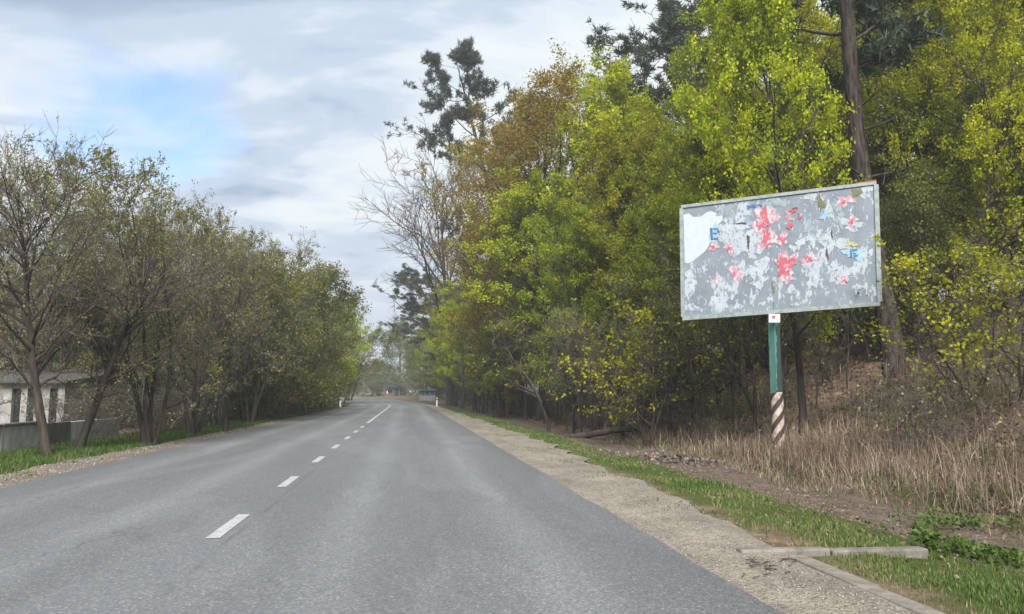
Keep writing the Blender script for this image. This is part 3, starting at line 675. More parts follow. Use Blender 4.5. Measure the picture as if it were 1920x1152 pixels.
# --- beyond the bend
plant_px('pale0', 752, 142, 590, label='pale green willow beyond the bend at the end of the road', wide=1.3)
plant_px('pale0', 790, 128, 620, label='smaller pale green tree right of the willow beyond the bend', wide=1.2)
plant_px('green1', 815, 118, 610, label='grey-green tree above the pale hut beyond the bend', wide=1.2)
for i in range(16):
    px = 632 + i * 13 + g.uniform(-5, 5); y = 150 + g.uniform(0, 22)
    plant_px('thicket%d' % (i % 3), px, y, 700 + g.uniform(-8, 12), label='brown leafless bush in the row beyond the bend', group='brown bushes beyond the bend', wide=1.5, name='bush', cat='bush')
for i, px in enumerate([818, 832, 846, 858, 872, 886, 900, 915, 932, 950, 968]):
    plant_px('leafy%d' % (i % 2), px, 118 - i * 4.5 + (i * 13) % 5, 690 - 3 * (i % 4), label='low green bush closing the wood edge to the right of the bend', group='low bushes right of the bend', wide=1.6, name='bush', cat='bush')
for i, px in enumerate([628, 645, 662, 680, 697, 712, 757, 770, 783, 824]):
    plant_px('thicket%d' % (i % 3), px, 136 + (i * 37) % 9, 712 + (i * 29) % 11, label='low brown bush close behind the bend in the road', group='low brown bushes behind the bend', wide=2.0, name='bush', cat='bush')
for i in range(22):
    px = 300 + i * 32; y = 235 + g.uniform(0, 60)
    plant_px(['pale0', 'bronze0', 'green1'][i % 3], px, y, 690 + g.uniform(-16, 12) - 25 * (abs(px - 690) > 60), label='hazy tree in the far tree line beyond the bend', group='far tree line', wide=1.6)

plant_px('pale0', 705, 158, 668, label='lowest pale green tree left of the willow beyond the bend', wide=1.6)
# ------------------------------------------------------------------ billboard
TL, TR, BL, BR = at(1277, 388, 18.0), at(1643, 343, 16.0), at(1280, 598, 18.0), at(1650, 570, 16.0)
def bp(u, v): return (BL * (1 - u) + BR * u) * (1 - v) + (TL * (1 - u) + TR * u) * v
NB = np.cross(BR - BL, TL - BL); NB /= np.linalg.norm(NB)
UB = unit(BR - BL); VB = unit(np.cross(NB, UB))
pole_at = at(1461, 855, 17.15); pole_at[2] = gz1(pole_at[0], pole_at[1])
bb = thing('billboard', 'tilted roadside billboard covered in torn white and red poster scraps on a striped post', 'billboard', pole_at)
def bmesh_poly(pts_uv, d0, d1):
    """prism over board coordinates, from d0 to d1 metres in front of the panel"""
    n = len(pts_uv); p = [bp(u, v) for u, v in pts_uv]
    V = [q + NB * d0 - pole_at for q in p] + [q + NB * d1 - pole_at for q in p]
    F = [tuple(range(n))[::-1], tuple(range(n, 2 * n))] + [(i, (i + 1) % n, n + (i + 1) % n, n + i) for i in range(n)]
    mb = MB(); mb.add(V, F); return mb
m, t, b = base_mat('panel_grey'); c = coords(t)
base = ramp(t, noise(t, c, 2.2, 6, 0.6), [(0.3, (0.145, 0.172, 0.205)), (0.7, (0.205, 0.235, 0.27))])
fl = noise(t, mapping(t, c, scale=(1.0, 1.0, 0.5)), 9.0, 7, 0.75)
flk = ramp(t, fl, [(0.575, 0.0), (0.59, 1.0)])
cc = mixc(t, flk, base, (0.36, 0.40, 0.44))
grime = ramp(t, noise(t, mapping(t, c, (3, 1, 2), (1, 1, 0.3)), 9.0, 5, 0.7), [(0.62, 0.0), (0.7, 0.7)])
t.links.new(mixc(t, grime, cc, (0.10, 0.10, 0.09)), b.inputs['Base Color']); b.inputs['Roughness'].default_value = 0.75
b.inputs['Specular IOR Level'].default_value = 0.2
link_bump(t, b, flk, 0.4, 0.004)
M_PANEL = m
bmesh_poly([(0.01, 0.015), (0.99, 0.015), (0.99, 0.985), (0.01, 0.985)], -0.05, 0.0).build('panel', M_PANEL, bb)
M_FRAME = simple('frame_zinc', (0.22, 0.255, 0.25), 0.6, 0.3, 9, 0.2)
M_RUST = simple('rust_red', (0.21, 0.055, 0.035), 0.8, 0.4, 14)
M_DARKST = simple('dark_steel', (0.05, 0.055, 0.055), 0.7, 0.3, 6)
bmesh_poly([(0, 0.985), (1, 0.985), (1, 1.012), (0, 1.012)], -0.14, 0.03).build('frame_bar', M_FRAME, bb)
bmesh_poly([(0, -0.016), (1, -0.016), (1, 0.016), (0, 0.016)], -0.14, 0.032).build('frame_bar', M_FRAME, bb)
bmesh_poly([(-0.008, 0.0165), (0.011, 0.0165), (0.011, 0.9845), (-0.008, 0.9845)], -0.14, 0.034).build('frame_bar', M_FRAME, bb)
bmesh_poly([(0.988, 0.0165), (1.010, 0.0165), (1.010, 0.9845), (0.988, 0.9845)], -0.14, 0.034).build('frame_bar', M_FRAME, bb)
bmesh_poly([(0.90, 1.0125), (1.0, 1.0125), (1.0, 1.027), (0.90, 1.020)], -0.13, 0.02).build('top_trim', M_RUST, bb)['label'] = 'rust red strip at the upper right corner'
for v0 in (0.2, 0.5, 0.8):
    bmesh_poly([(0.01, v0 - 0.02), (0.99, v0 - 0.02), (0.99, v0 + 0.02), (0.01, v0 + 0.02)], -0.13, -0.052).build('back_rail', M_DARKST, bb)
def paper(name, col, var=0.16, tornk=0.0):
    m, t, b = base_mat(name); c = coords(t)
    n = noise(t, c, 5, 7, 0.7)
    cc = ramp(t, n, [(0.3, tuple(x * (1 - var) for x in col)), (0.65, tuple(min(.85, x * (1 + var)) for x in col))])
    fk = ramp(t, noise(t, mapping(t, c, (7, 2, 1), (1, 1, .6)), 13, 6, .72), [(tornk, 1.0), (tornk + .03, 0.0)]) if tornk else None
    if fk: cc = mixc(t, fk, cc, (0.40, 0.43, 0.46) if col[0] > 2 * col[2] or name[-4:] in ('pink',) else (0.17, 0.205, 0.25))
    t.links.new(cc, b.inputs['Base Color'])
    b.inputs['Roughness'].default_value = 0.85; b.inputs['Specular IOR Level'].default_value = 0.15
    link_bump(t, b, noise(t, c, 12, 5, 0.6), 0.5, 0.01); return m
PAP = {'w': paper('paper_white', (0.335, 0.375, 0.41), .14, .43), 'g': paper('paper_grey', (0.24, 0.28, 0.315), .16, .46), 'r': paper('paper_red', (0.38, 0.10, 0.13), .2, .40), 'p': paper('paper_pink', (0.38, 0.21, 0.25), .2, .47),
       's': paper('paper_sheet', (0.40, 0.44, 0.48), .06),
       'b': paper('paper_blue', (0.05, 0.14, 0.26)), 'l': paper('paper_pale_blue', (0.24, 0.37, 0.46)), 'y': paper('paper_yellow', (0.34, 0.33, 0.17)), 'o': paper('paper_olive', (0.14, 0.14, 0.07)), 'd': paper('paper_dark', (0.07, 0.06, 0.065))}
gs = np.random.default_rng(9)
def zuv(x, y):
    u = (x - 150) / 1412.0
    yt, yb = 260 - 165 * u, 1050 - 90 * u
    return float(np.clip(u, 0.013, 0.985)), float(np.clip((yb - y) / (yb - yt), 0.02, 0.98))
def scrap(kind_, x, y, rx, ry, n=38, jag=.62, lab=None, lay=0):
    a = np.sort(gs.uniform(0, 2 * pi, n)); f = gs.uniform(0, 6.28, 4)
    r = 1 + jag * (.45 * np.sin(2 * a + f[0]) + .4 * np.sin(3 * a + f[1]) + .35 * np.sin(5 * a + f[2]) + .25 * np.sin(9 * a + f[3])) + gs.normal(0, .09, n)
    r = np.maximum(r, .25)
    d = 0.002 + lay * 0.003 + gs.uniform(0, .0008)
    k = 1.2 if kind_ in 'wg' else .88 if rx < 45 else 1.0; rx, ry = rx * k, ry * k
    o = bmesh_poly([zuv(x + rx * q * cos(w), y - ry * q * sin(w)) for w, q in zip(a, r)], 0.0005, d + .002).build('paper_scrap', PAP[kind_], bb)
    if lab: o['label'] = lab
def scrap_poly(kind_, pts, lab=None, d=.004):
    pts = [(x + gs.normal(0, 4), y + gs.normal(0, 4)) for x, y in pts]
    o = bmesh_poly([zuv(*p) for p in pts[::-1]], 0.0005, d).build('paper_scrap', PAP[kind_], bb)
    if lab: o['label'] = lab
scrap_poly('s', [(168, 318), (215, 305), (240, 335), (300, 330), (352, 300), (390, 285), (430, 300), (462, 290), (470, 350), (430, 385), (445, 430), (415, 500), (372, 512), (345, 560), (318, 590), (270, 625), (235, 655), (200, 662), (172, 652)], 'large whole white sheet at the upper left')
for a in [('g', 610, 330, 85, 75), ('w', 620, 300, 42, 50), ('w', 540, 400, 85, 50), ('g', 500, 300, 60, 45), ('w', 640, 500, 105, 72), ('w', 520, 490, 60, 45), ('w', 690, 560, 60, 30), ('g', 850, 235, 75, 32), ('w', 820, 285, 30, 26),
          ('w', 1130, 190, 50, 32), ('w', 1130, 480, 46, 60), ('g', 1100, 400, 40, 60), ('w', 1262, 520, 64, 58), ('w', 1140, 655, 66, 66), ('w', 1115, 745, 56, 52), ('g', 1195, 700, 30, 80), ('w', 1450, 655, 62, 52), ('w', 1340, 735, 85, 40), ('w', 1280, 690, 36, 40),
          ('w', 705, 715, 76, 52), ('w', 735, 800, 42, 36), ('w', 610, 700, 46, 30), ('w', 430, 810, 36, 66), ('w', 450, 925, 44, 62), ('g', 460, 980, 66, 46), ('w', 398, 935, 36, 34), ('w', 552, 820, 24, 62), ('w', 210, 770, 40, 72), ('w', 198, 850, 30, 56), ('w', 235, 800, 22, 40),
          ('w', 1082, 850, 13, 62), ('w', 878, 845, 13, 58), ('w', 960, 850, 20, 36), ('w', 672, 915, 14, 36), ('w', 240, 975, 38, 22), ('w', 185, 965, 18, 26), ('w', 1500, 125, 48, 28), ('w', 1485, 175, 26, 28), ('w', 1385, 395, 50, 40), ('g', 1310, 330, 36, 70), ('w', 1240, 290, 18, 60),
          ('w', 565, 965, 16, 24), ('w', 750, 948, 18, 14), ('w', 800, 918, 14, 18), ('w', 325, 710, 16, 22), ('w', 480, 675, 16, 16), ('w', 1420, 840, 34, 12), ('w', 1480, 855, 14, 36), ('w', 1530, 865, 20, 24), ('w', 1175, 830, 8, 12), ('w', 985, 955, 20, 12), ('w', 1055, 930, 14, 18), ('w', 680, 610, 30, 20), ('w', 570, 590, 28, 16), ('w', 1490, 580, 30, 26), ('w', 1030, 520, 26, 36), ('w', 980, 560, 20, 20), ('w', 505, 835, 14, 30), ('w', 1240, 750, 18, 40), ('w', 1300, 800, 20, 30)]:
    scrap(*a)
for a in [('p', 785, 335, 70, 84), ('p', 745, 400, 58, 52), ('p', 800, 490, 56, 80), ('p', 900, 500, 44, 52), ('p', 925, 680, 72, 84), ('p', 560, 735, 46, 52), ('p', 940, 785, 32, 30), ('p', 950, 330, 30, 36), ('p', 1345, 225, 60, 38), ('p', 1395, 365, 44, 40), ('p', 400, 545, 40, 26), ('p', 515, 555, 36, 42), ('p', 1090, 630, 46, 40), ('p', 1330, 790, 40, 30), ('p', 410, 780, 40, 30)]:
    scrap(*a, lay=1)
for a in [('r', 782, 325, 32, 62), ('r', 745, 395, 34, 34), ('r', 785, 470, 28, 62), ('r', 800, 535, 26, 24), ('r', 905, 515, 14, 36), ('r', 880, 490, 18, 14), ('r', 922, 672, 52, 56), ('r', 925, 735, 26, 28), ('r', 955, 400, 24, 22), ('r', 1030, 335, 15, 26), ('r', 985, 290, 26, 18), ('r', 1085, 640, 24, 26), ('r', 395, 548, 20, 10), ('r', 510, 560, 12, 20), ('r', 1340, 232, 20, 14), ('r', 1385, 375, 22, 18), ('r', 1335, 795, 16, 12), ('r', 545, 740, 12, 20)]:
    scrap(*a, lay=2)
for a in [('l', 400, 450, 42, 58), ('l', 1400, 600, 52, 46), ('l', 1200, 330, 24, 40)]: scrap(*a, lay=1)
for a in [('b', 690, 258, 44, 10), ('b', 745, 250, 22, 8), ('b', 660, 262, 14, 14), ('y', 1385, 535, 38, 22), ('o', 1180, 235, 24, 52), ('o', 1425, 165, 30, 42), ('d', 995, 278, 20, 12), ('d', 655, 505, 16, 40), ('d', 600, 380, 44, 8), ('d', 1215, 600, 8, 50), ('d', 1250, 460, 8, 24), ('o', 830, 840, 10, 40)]:
    scrap(*a, lay=2)
# remains of blue lettering
for pts in ([(376, 410), (392, 410), (392, 495), (376, 495)], [(393, 410), (425, 412), (432, 430), (393, 424)], [(393, 446), (424, 448), (424, 460), (393, 460)], [(393, 482), (430, 478), (428, 494), (393, 495)], [(426, 430), (437, 434), (432, 446), (424, 446)]): scrap_poly('b', pts, d=.012)
for pts in ([(1372, 575), (1388, 575), (1388, 628), (1372, 628)], [(1389, 575), (1418, 572), (1420, 584), (1389, 588)], [(1389, 614), (1428, 606), (1430, 622), (1389, 628)], [(1389, 596), (1412, 594), (1412, 604), (1389, 606)]): scrap_poly('b', pts, d=.012)
# post
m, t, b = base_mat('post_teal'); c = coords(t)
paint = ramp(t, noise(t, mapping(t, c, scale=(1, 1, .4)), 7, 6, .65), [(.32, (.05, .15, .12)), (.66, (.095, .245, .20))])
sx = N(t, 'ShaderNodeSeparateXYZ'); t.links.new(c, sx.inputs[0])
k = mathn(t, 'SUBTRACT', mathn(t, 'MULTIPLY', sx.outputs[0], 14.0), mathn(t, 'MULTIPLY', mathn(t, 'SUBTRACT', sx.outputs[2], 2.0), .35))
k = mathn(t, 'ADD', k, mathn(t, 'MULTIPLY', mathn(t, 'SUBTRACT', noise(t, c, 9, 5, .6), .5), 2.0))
t.links.new(mixc(t, ramp(t, k, [(.45, 0.0), (.75, 1.0)]), paint, (.028, .05, .046)), b.inputs['Base Color']); b.inputs['Roughness'].default_value = .55  # darker right side: the post's shaded face put into the colour, edge broken by noise
M_TEAL = m
zt = float(bp(.5, 0)[2] - pole_at[2])
q = .135; mb = MB(); mb.add([(-q - .0, -q * .2, 1.40), (q * .25, -q * 1.15, 1.40), (q, q * .2, 1.40), (-q * .25, q * 1.15, 1.40)] + [(-q, -q * .2, zt + .25), (q * .25, -q * 1.15, zt + .25), (q, q * .2, zt + .25), (-q * .25, q * 1.15, zt + .25)], [(0, 3, 2, 1), (4, 5, 6, 7), (0, 1, 5, 4), (1, 2, 6, 5), (2, 3, 7, 6), (3, 0, 4, 7)])
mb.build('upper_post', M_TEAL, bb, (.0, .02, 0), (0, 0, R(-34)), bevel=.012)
m, t, b = base_mat('post_stripes'); c = coords(t)
sx = N(t, 'ShaderNodeSeparateXYZ'); t.links.new(c, sx.inputs[0])
ang = mathn(t, 'DIVIDE', mathn(t, 'ARCTAN2', sx.outputs[1], sx.outputs[0]), 2 * pi)
ph = mathn(t, 'FRACT', mathn(t, 'ADD', mathn(t, 'SUBTRACT', mathn(t, 'DIVIDE', sx.outputs[2], .37), mathn(t, 'MULTIPLY', ang, 3.0)), 5.2))
st = ramp(t, mathn(t, 'ADD', ph, mathn(t, 'MULTIPLY', mathn(t, 'SUBTRACT', noise(t, c, 14, 5, .7), .5), .10)), [(.44, 0.0), (.48, 1.0), (.96, 1.0), (1.0, 0.0)])
wht = ramp(t, noise(t, c, 10, 6, .7), [(.38, (.22, .16, .11)), (.60, (.44, .41, .35))])
drk = ramp(t, noise(t, c, 8, 6, .7), [(.4, (.022, .018, .022)), (.7, (.085, .035, .022))])
rs = mixc(t, st, drk, wht)
low = ramp(t, mathn(t, 'ADD', mathn(t, 'SUBTRACT', mathn(t, 'MULTIPLY', sx.outputs[0], 4.0), sx.outputs[2]), noise(t, c, 6, 5, .6)), [(.35, 0.0), (.75, 1.0)])
t.links.new(mixc(t, low, rs, (.19, .085, .055)), b.inputs['Base Color']); b.inputs['Roughness'].default_value = .75
MB().lathe([(.142, -.3), (.142, 1.40), (.130, 1.415)], 20).build('striped_post', m, bb, smooth=False)
pw = at(1452, 597, 16.9) - pole_at
MB().box((-.125, -.012, -.10), (.125, .012, .10)).build('plate', simple('plate_white', (.55, .52, .54), .5, .15), bb, pw, (0, R(2), R(-27)))
MB().box((-.05, -.016, -.01), (.02, -.0125, .055)).build('plate_mark', PAP['r'], bb, pw, (0, R(2), R(-27)))
MB().box((-.2, -.10, zt - .02), (.2, .14, zt + .05)).build('post_bracket', M_DARKST, bb, (.02, .05, 0), (0, 0, R(-27)))

def ring(x0, x1, z0, z1, y0, y1, f):
    """one connected rectangular frame"""
    o = [(x0, z0), (x1, z0), (x1, z1), (x0, z1)]; i = [(x0 + f, z0 + f), (x1 - f, z0 + f), (x1 - f, z1 - f), (x0 + f, z1 - f)]
    V = [(x, y, z) for y in (y0, y1) for x, z in o + i]; F = []
    for k in range(4):
        n = (k + 1) % 4
        F += [(k, n, 4 + n, 4 + k), (8 + k, 12 + k, 12 + n, 8 + n), (k, 8 + k, 8 + n, n), (4 + k, 4 + n, 12 + n, 12 + k)]
    mb = MB(); mb.add(V, F); return mb

# ------------------------------------------------------------------ left: low wall, house, shed
lw = thing('low_wall', 'low grey concrete wall behind the grass on the left verge', 'wall', (-8.9, 9.6, gz1(-8.9, 12)))
y = 0.0
for i in range(9):
    L = 1.78; h = .60 - .004 * i + rng.normal(0, .006)
    MB().box((-.09, 0, -.3), (.09, L - .025, h), jit=.004).build('wall_panel', M_CONC2 if i != 6 else M_CONC, lw, (rng.normal(0, .01), y, 0), bevel=.01)
    if i < 6: MB().box((-.14, .002, h + .004), (.14, L - .03, h + .062), jit=.003).build('coping_slab', M_CONC, lw, (0, y, 0), bevel=.01)
    y += L
M_STUC = conc('stucco_pale', (.24, .24, .225), (.38, .37, .35))
M_ROOF = simple('roof_sheet_grey', (.06, .056, .052), .7, .3, 5)
M_GLASS = simple('window_glass_dark', (.012, .014, .017), .12, .2, 3, 0, .6, 0)
M_WHITE = simple('paint_white', (.62, .63, .63), .55, .12, 5)
M_WOOD = simple('wood_weathered', (.10, .085, .07), .85, .35, 9)
hx = float(at(120, 760, 26)[0]); hz = gz1(hx, 26)
ho = thing('house', 'pale stucco house with tall narrow dark windows behind the low wall at the left edge', 'house', (hx, 26, hz - .05))
wx = [(float(at(a, 760, 26)[0]) - hx, float(at(b_, 760, 26)[0]) - hx) for a, b_ in ((-66, -50), (-22, -6), (21, 38), (50, 64), (92, 107))]
mb = MB(); x = -9.5
for a, b_ in wx:      # wall with real window openings: piers, band below, band above
    mb.box((x, 0, .22), (a, .25, 1.50)); x = b_
mb.box((x, 0, .22), (0, .25, 1.50)); mb.box((-9.5, 0, -.3), (0, .25, .22)); mb.box((-9.5, 0, 1.50), (0, .25, 1.72))
mb.box((-.25, .25, -.3), (0, 7, 1.72)); mb.box((-9.5, 6.75, -.3), (-.25, 7, 1.72))
mb.add([(0, 0, 1.72), (0, 7, 1.72), (0, 3.5, 1.99)], [(0, 1, 2)])
mb.build('wall', M_STUC, ho)
for a, b_ in wx:
    f = .03; w = ring(a, b_, .225, 1.495, .10, .16, f)
    wo_ = w.build('window', M_DARKST, ho)
    MB().box((a + f, .12, .26), (b_ - f, .14, 1.46)).build('pane', M_GLASS, wo_)
    MB().box((a - .03, -.05, .18), (b_ + .03, .10, .218)).build('sill', M_CONC, wo_)
rf = MB(); rf.add([(-9.7, -.25, 1.73), (.15, -.25, 1.73), (.35, 3.5, 2.10), (-9.9, 3.5, 2.10), (-9.9, 7.6, 1.70), (.35, 7.6, 1.70), (-9.7, -.25, 1.66), (.15, -.25, 1.66), (.35, 3.5, 2.00), (-9.9, 3.5, 2.00), (-9.9, 7.6, 1.60), (.35, 7.6, 1.60)],
                 [(0, 1, 2, 3), (3, 2, 5, 4), (6, 9, 8, 7), (9, 10, 11, 8), (0, 6, 7, 1), (4, 5, 11, 10), (1, 7, 8, 2), (2, 8, 11, 5), (0, 3, 9, 6), (3, 4, 10, 9)])
rf.build('roof', M_ROOF, ho)
sxp = at(222, 790, 33); sh = thing('shed', 'small white gabled shed between the curved tree and the many-stemmed tree', 'shed', (sxp[0], 33, gz1(sxp[0], 33)), R(-12))
mb = MB(); mb.prism([(-.75, 0), (.75, 0), (.75, 2.0), (-.75, 2.0)], 0, .75); mb.add([(-.75, 0, .752), (.75, 0, .752), (0, 0, 1.25), (-.75, 2, .752), (.75, 2, .752), (0, 2, 1.25)], [(0, 1, 2), (3, 5, 4)]); mb.build('wall', M_WHITE, sh)
for s in (-1, 1):
    mb = MB(); mb.add([(0, -.12, 1.30), (s * .95, -.12, .66), (s * .95, 2.12, .66), (0, 2.12, 1.30), (0, -.12, 1.26), (s * .95, -.12, .62), (s * .95, 2.12, .62), (0, 2.12, 1.26)], [(0, 1, 2, 3), (7, 6, 5, 4), (0, 4, 5, 1), (1, 5, 6, 2), (2, 6, 7, 3), (3, 7, 4, 0)]); mb.build('roof_slope', M_WHITE, sh)
MB().box((-.22, -.03, .02), (.16, -.004, .62)).build('door', M_DARKST, sh)

# ------------------------------------------------------------------ by the bend
def guide_post(px, y, label):
    p = at(px, 762, y); o = thing('guide_post', label, 'guide post', (p[0], y, gz1(p[0], y) - .05), R(8), 'white guide posts')
    MB().prism([(-.07, -.045), (.07, -.045), (.075, .02), (.03, .06), (-.03, .06), (-.075, .02)], 0, .92).build('body', M_WHITE, o)
    MB().box((-.078, -.052, .70), (.078, .064, .84)).build('black_band', M_DARKST, o)
    MB().box((-.03, -.056, .73), (.03, -.0525, .82)).build('reflector', simple('reflector', (.5, .12, .05), .3, .1), o)
guide_post(638, 72, 'white guide post with black band on the left grass before the bend')
guide_post(819, 74, 'white guide post with black band on the right grass before the bend')
p = at(726, 748, 140); cn = thing('traffic_cone', 'small orange traffic cone standing beyond the bend of the road', 'traffic cone', (p[0], 140, gz1(p[0], 140)))
M_OR = simple('cone_orange', (.30, .07, .03), .5, .1)
MB().box((-.3, -.3, 0), (.3, .3, .05)).build('base', M_OR, cn); MB().lathe([(.22, .05), (.15, .45)], 14).build('body', M_OR, cn); MB().lathe([(.152, .452), (.10, .72)], 14).build('white_band', M_WHITE, cn); MB().lathe([(.10, .722), (.04, .95)], 14).build('tip', M_OR, cn)
M_TEALP = simple('teal_sheet', (.09, .16, .18), .7, .2)
p = at(737, 745, 148); ki = thing('kiosk', 'small kiosk with teal roof beyond the bend, left of the pale hut', 'kiosk', (p[0], 148, gz1(p[0], 148) - .1))
MB().box((-1.5, 0, 0), (1.3, 2.6, 1.75)).build('wall', simple('kiosk_wall', (.17, .21, .21), .7, .2), ki)
MB().box((-1.75, -.5, 1.753), (1.55, 3.1, 2.35)).build('roof', M_TEALP, ki)
w = MB().box((-1.3, -.03, .75), (-.1, -.003, 1.5)).build('window', M_STUC, ki); MB().box((-1.22, -.04, .82), (-.18, -.031, 1.43)).build('pane', M_GLASS, w)
MB().box((.3, -.03, .02), (1.0, -.003, 1.6)).build('door', M_DARKST, ki)
p = at(801, 745, 108); hu = thing('hut', 'pale hut with blue-grey glass front under the trees on the right of the bend', 'hut', (p[0], 108, gz1(p[0], 108) - .1), R(-15))
hu.scale = (.78, .78, .78)
MB().box((-1.4, 0, 0), (1.4, 2.2, 1.0)).build('plinth_wall', M_STUC, hu)
for k_ in range(3):
    a = -1.38 + k_ * .93; w = ring(a, a + .9, 1.003, 1.95, .05, .12, .06); wq = w.build('window', M_STUC, hu)
    MB().box((a + .06, .08, 1.063), (a + .84, .10, 1.89)).build('pane', simple('glass_blue', (.06, .10, .14), .1, .2, 3, 0, .6, 0), wq)
MB().box((-1.4, .2, 1.003), (1.4, 2.2, 1.95)).build('back_wall', M_DARKST, hu)
MB().box((-1.6, -.3, 1.953), (1.6, 2.4, 2.15)).build('roof', M_TEALP, hu)
p = at(692, 745, 172); fh = thing('house', 'distant house with brown roof showing above the brown bushes beyond the bend', 'house', (p[0], 172, gz1(p[0], 172) - .1), R(6))
mb = MB(); mb.prism([(-3.4, 0), (3.4, 0), (3.4, 7), (-3.4, 7)], 0, 4.4); mb.build('wall', M_STUC, fh)
mb = MB(); mb.add([(-4, -.6, 4.403), (4, -.6, 4.403), (4, 7.6, 4.403), (-4, 7.6, 4.403), (-2.2, 3.4, 6.7), (2.2, 3.6, 6.7)], [(0, 1, 5, 4), (1, 2, 5), (2, 3, 4, 5), (3, 0, 4), (0, 3, 2, 1)]); rr_ = mb.build('roof', simple('roof_redbrown', (.065, .045, .04), .8, .25), fh)
MB().box((.8, 2.2, 5.6), (1.5, 2.9, 7.4)).build('chimney', M_STUC, rr_)
for a in (-2.2, -.4, 1.4):
    w = MB().box((a, -.05, 1.4), (a + 1.0, -.003, 2.8)).build('window', M_WHITE, fh); MB().box((a + .1, -.06, 1.5), (a + .9, -.051, 2.7)).build('pane', M_GLASS, w)

# ------------------------------------------------------------------ fallen logs, stones, sticks
def log(px, py, y, L, r, az, el, label):
    p = at(px, py, y); z = gz1(p[0], y)
    d = np.array([[cos(el) * cos(az), cos(el) * sin(az), sin(el)]])
    P_ = grow(rng, np.array([[0, 0, 0.]]) - d * L / 2, d, np.array([L]), 9, .05, 0); V, F = tubes(P_, (r * np.linspace(1, .7, 9))[None], 9)
    cap = [list(range(9))[::-1], list(range(72, 81))]
    o = thing('fallen_log', label, 'log', (p[0], y, z + r * .5))
    lo_ = obj('stem', pymesh('stem', V, [tuple(f) for f in F] + [tuple(c_) for c_ in cap], True), BARK, o)
    s = P_[0, 5]; P2 = grow(rng, s[None], np.array([[.3, -.2, .9]]), np.array([L * .22]), 4, .1, 0); V, F = tubes(P2, (r * .35 * np.linspace(1, .4, 4))[None], 6); obj('broken_branch', mesh('broken_branch', V, [F], smooth=True), BARK, o)
log(1695, 778, 15.6, 1.5, .075, R(20), R(22), 'short brown log lying on the dry bank below the leaning pine trunk')
log(1110, 806, 25.5, 3.0, .13, R(-8), R(3), 'dark fallen log at the edge of the grass left of the billboard')
log(1860, 735, 13.6, 2.2, .06, R(25), R(24), 'long thin dead branch lying on the bank at the right edge')
def rocks(name, C, size, mat, label=None, flat=.7):
    n = len(C); tmpl = np.array([(1, 0, 0), (-1, 0, 0), (0, 1, 0), (0, -1, 0), (0, 0, 1), (0, 0, -1)], float); tf = np.array([(0, 2, 4), (2, 1, 4), (1, 3, 4), (3, 0, 4), (2, 0, 5), (1, 2, 5), (3, 1, 5), (0, 3, 5)])
    s = size[:, None, None] * rng.uniform(.6, 1.3, (n, 6, 1)) * np.array([1, 1, flat]); a = rng.uniform(0, 6.28, n); ca, sa = np.cos(a), np.sin(a)
    V = tmpl[None] * s; V = np.stack([V[..., 0] * ca[:, None] - V[..., 1] * sa[:, None], V[..., 0] * sa[:, None] + V[..., 1] * ca[:, None], V[..., 2]], -1) + C[:, None]
    F = (np.arange(n)[:, None, None] * 6 + tf[None]).reshape(-1, 3)
    o = obj(name, mesh(name, V.reshape(-1, 3), [F], {'tint': np.repeat(rng.uniform(0, 1, n), 6)}), mat); return tag(o, kind='stuff')
def surf(x, y):
    """height of whatever lies on top at x, y"""
    s, u = road_su(x, y); z = gz(x, y)
    on = ((u > 3.5) & (u < oR(s))) | ((u < -3.5) & (u > oL(s)))
    return np.where(on, zsh(s, u, x, y), z)
M_PEB = leafmat('pebble', [(0, (.10, .09, .078)), (.6, (.22, .20, .17)), (1, (.33, .305, .27))], .0, 0)
n = 9000; y = 3.5 + 24 * rng.uniform(0, 1, n) ** 1.8; u = 3.72 + (oR(y) + .1 - 3.72) * rng.uniform(0, 1, n) ** .9; x = u + CX; k_ = np.abs(x - 2.985) > .1
x, y = x[k_], y[k_]; rocks('gravel_stones', np.stack([x, y, surf(x, y) + .003], 1), rng.uniform(.003, .010, len(x)), M_PEB)
n = 2500; y = 10 + 30 * rng.uniform(0, 1, n) ** 1.3; u = -3.8 - (1.1) * rng.uniform(0, 1, n); x = u + CX
rocks('gravel_stones', np.stack([x, y, surf(x, y) + .003], 1), rng.uniform(.006, .022, n), M_PEB)
M_CLOD = leafmat('earth_clod', [(0, (.06, .047, .038)), (.7, (.125, .10, .083)), (1, (.22, .185, .155))], .0, 0)
n = 9000; y = 5.2 + 26 * rng.uniform(0, 1, n) ** 1.3; u = 7.5 + rng.normal(0, .8, n); x = u + CX
sz = rng.uniform(.006, .024, n) * np.where(rng.uniform(0, 1, n) > .96, 2.2, 1)
rocks('earth_clods', np.stack([x, y, surf(x, y)], 1), sz, M_CLOD)
c_ = at(1240, 845, 17.5); n = 320; x = c_[0] + rng.normal(0, .9, n); y = 17.5 + rng.normal(0, 1.1, n)
rocks('rubble', np.stack([x, y, gz(x, y) + .10 * np.exp(-((x - c_[0]) ** 2 + (y - 17.5) ** 2)) * rng.uniform(0, 1.6, n)], 1), rng.uniform(.03, .11, n), M_CLOD)
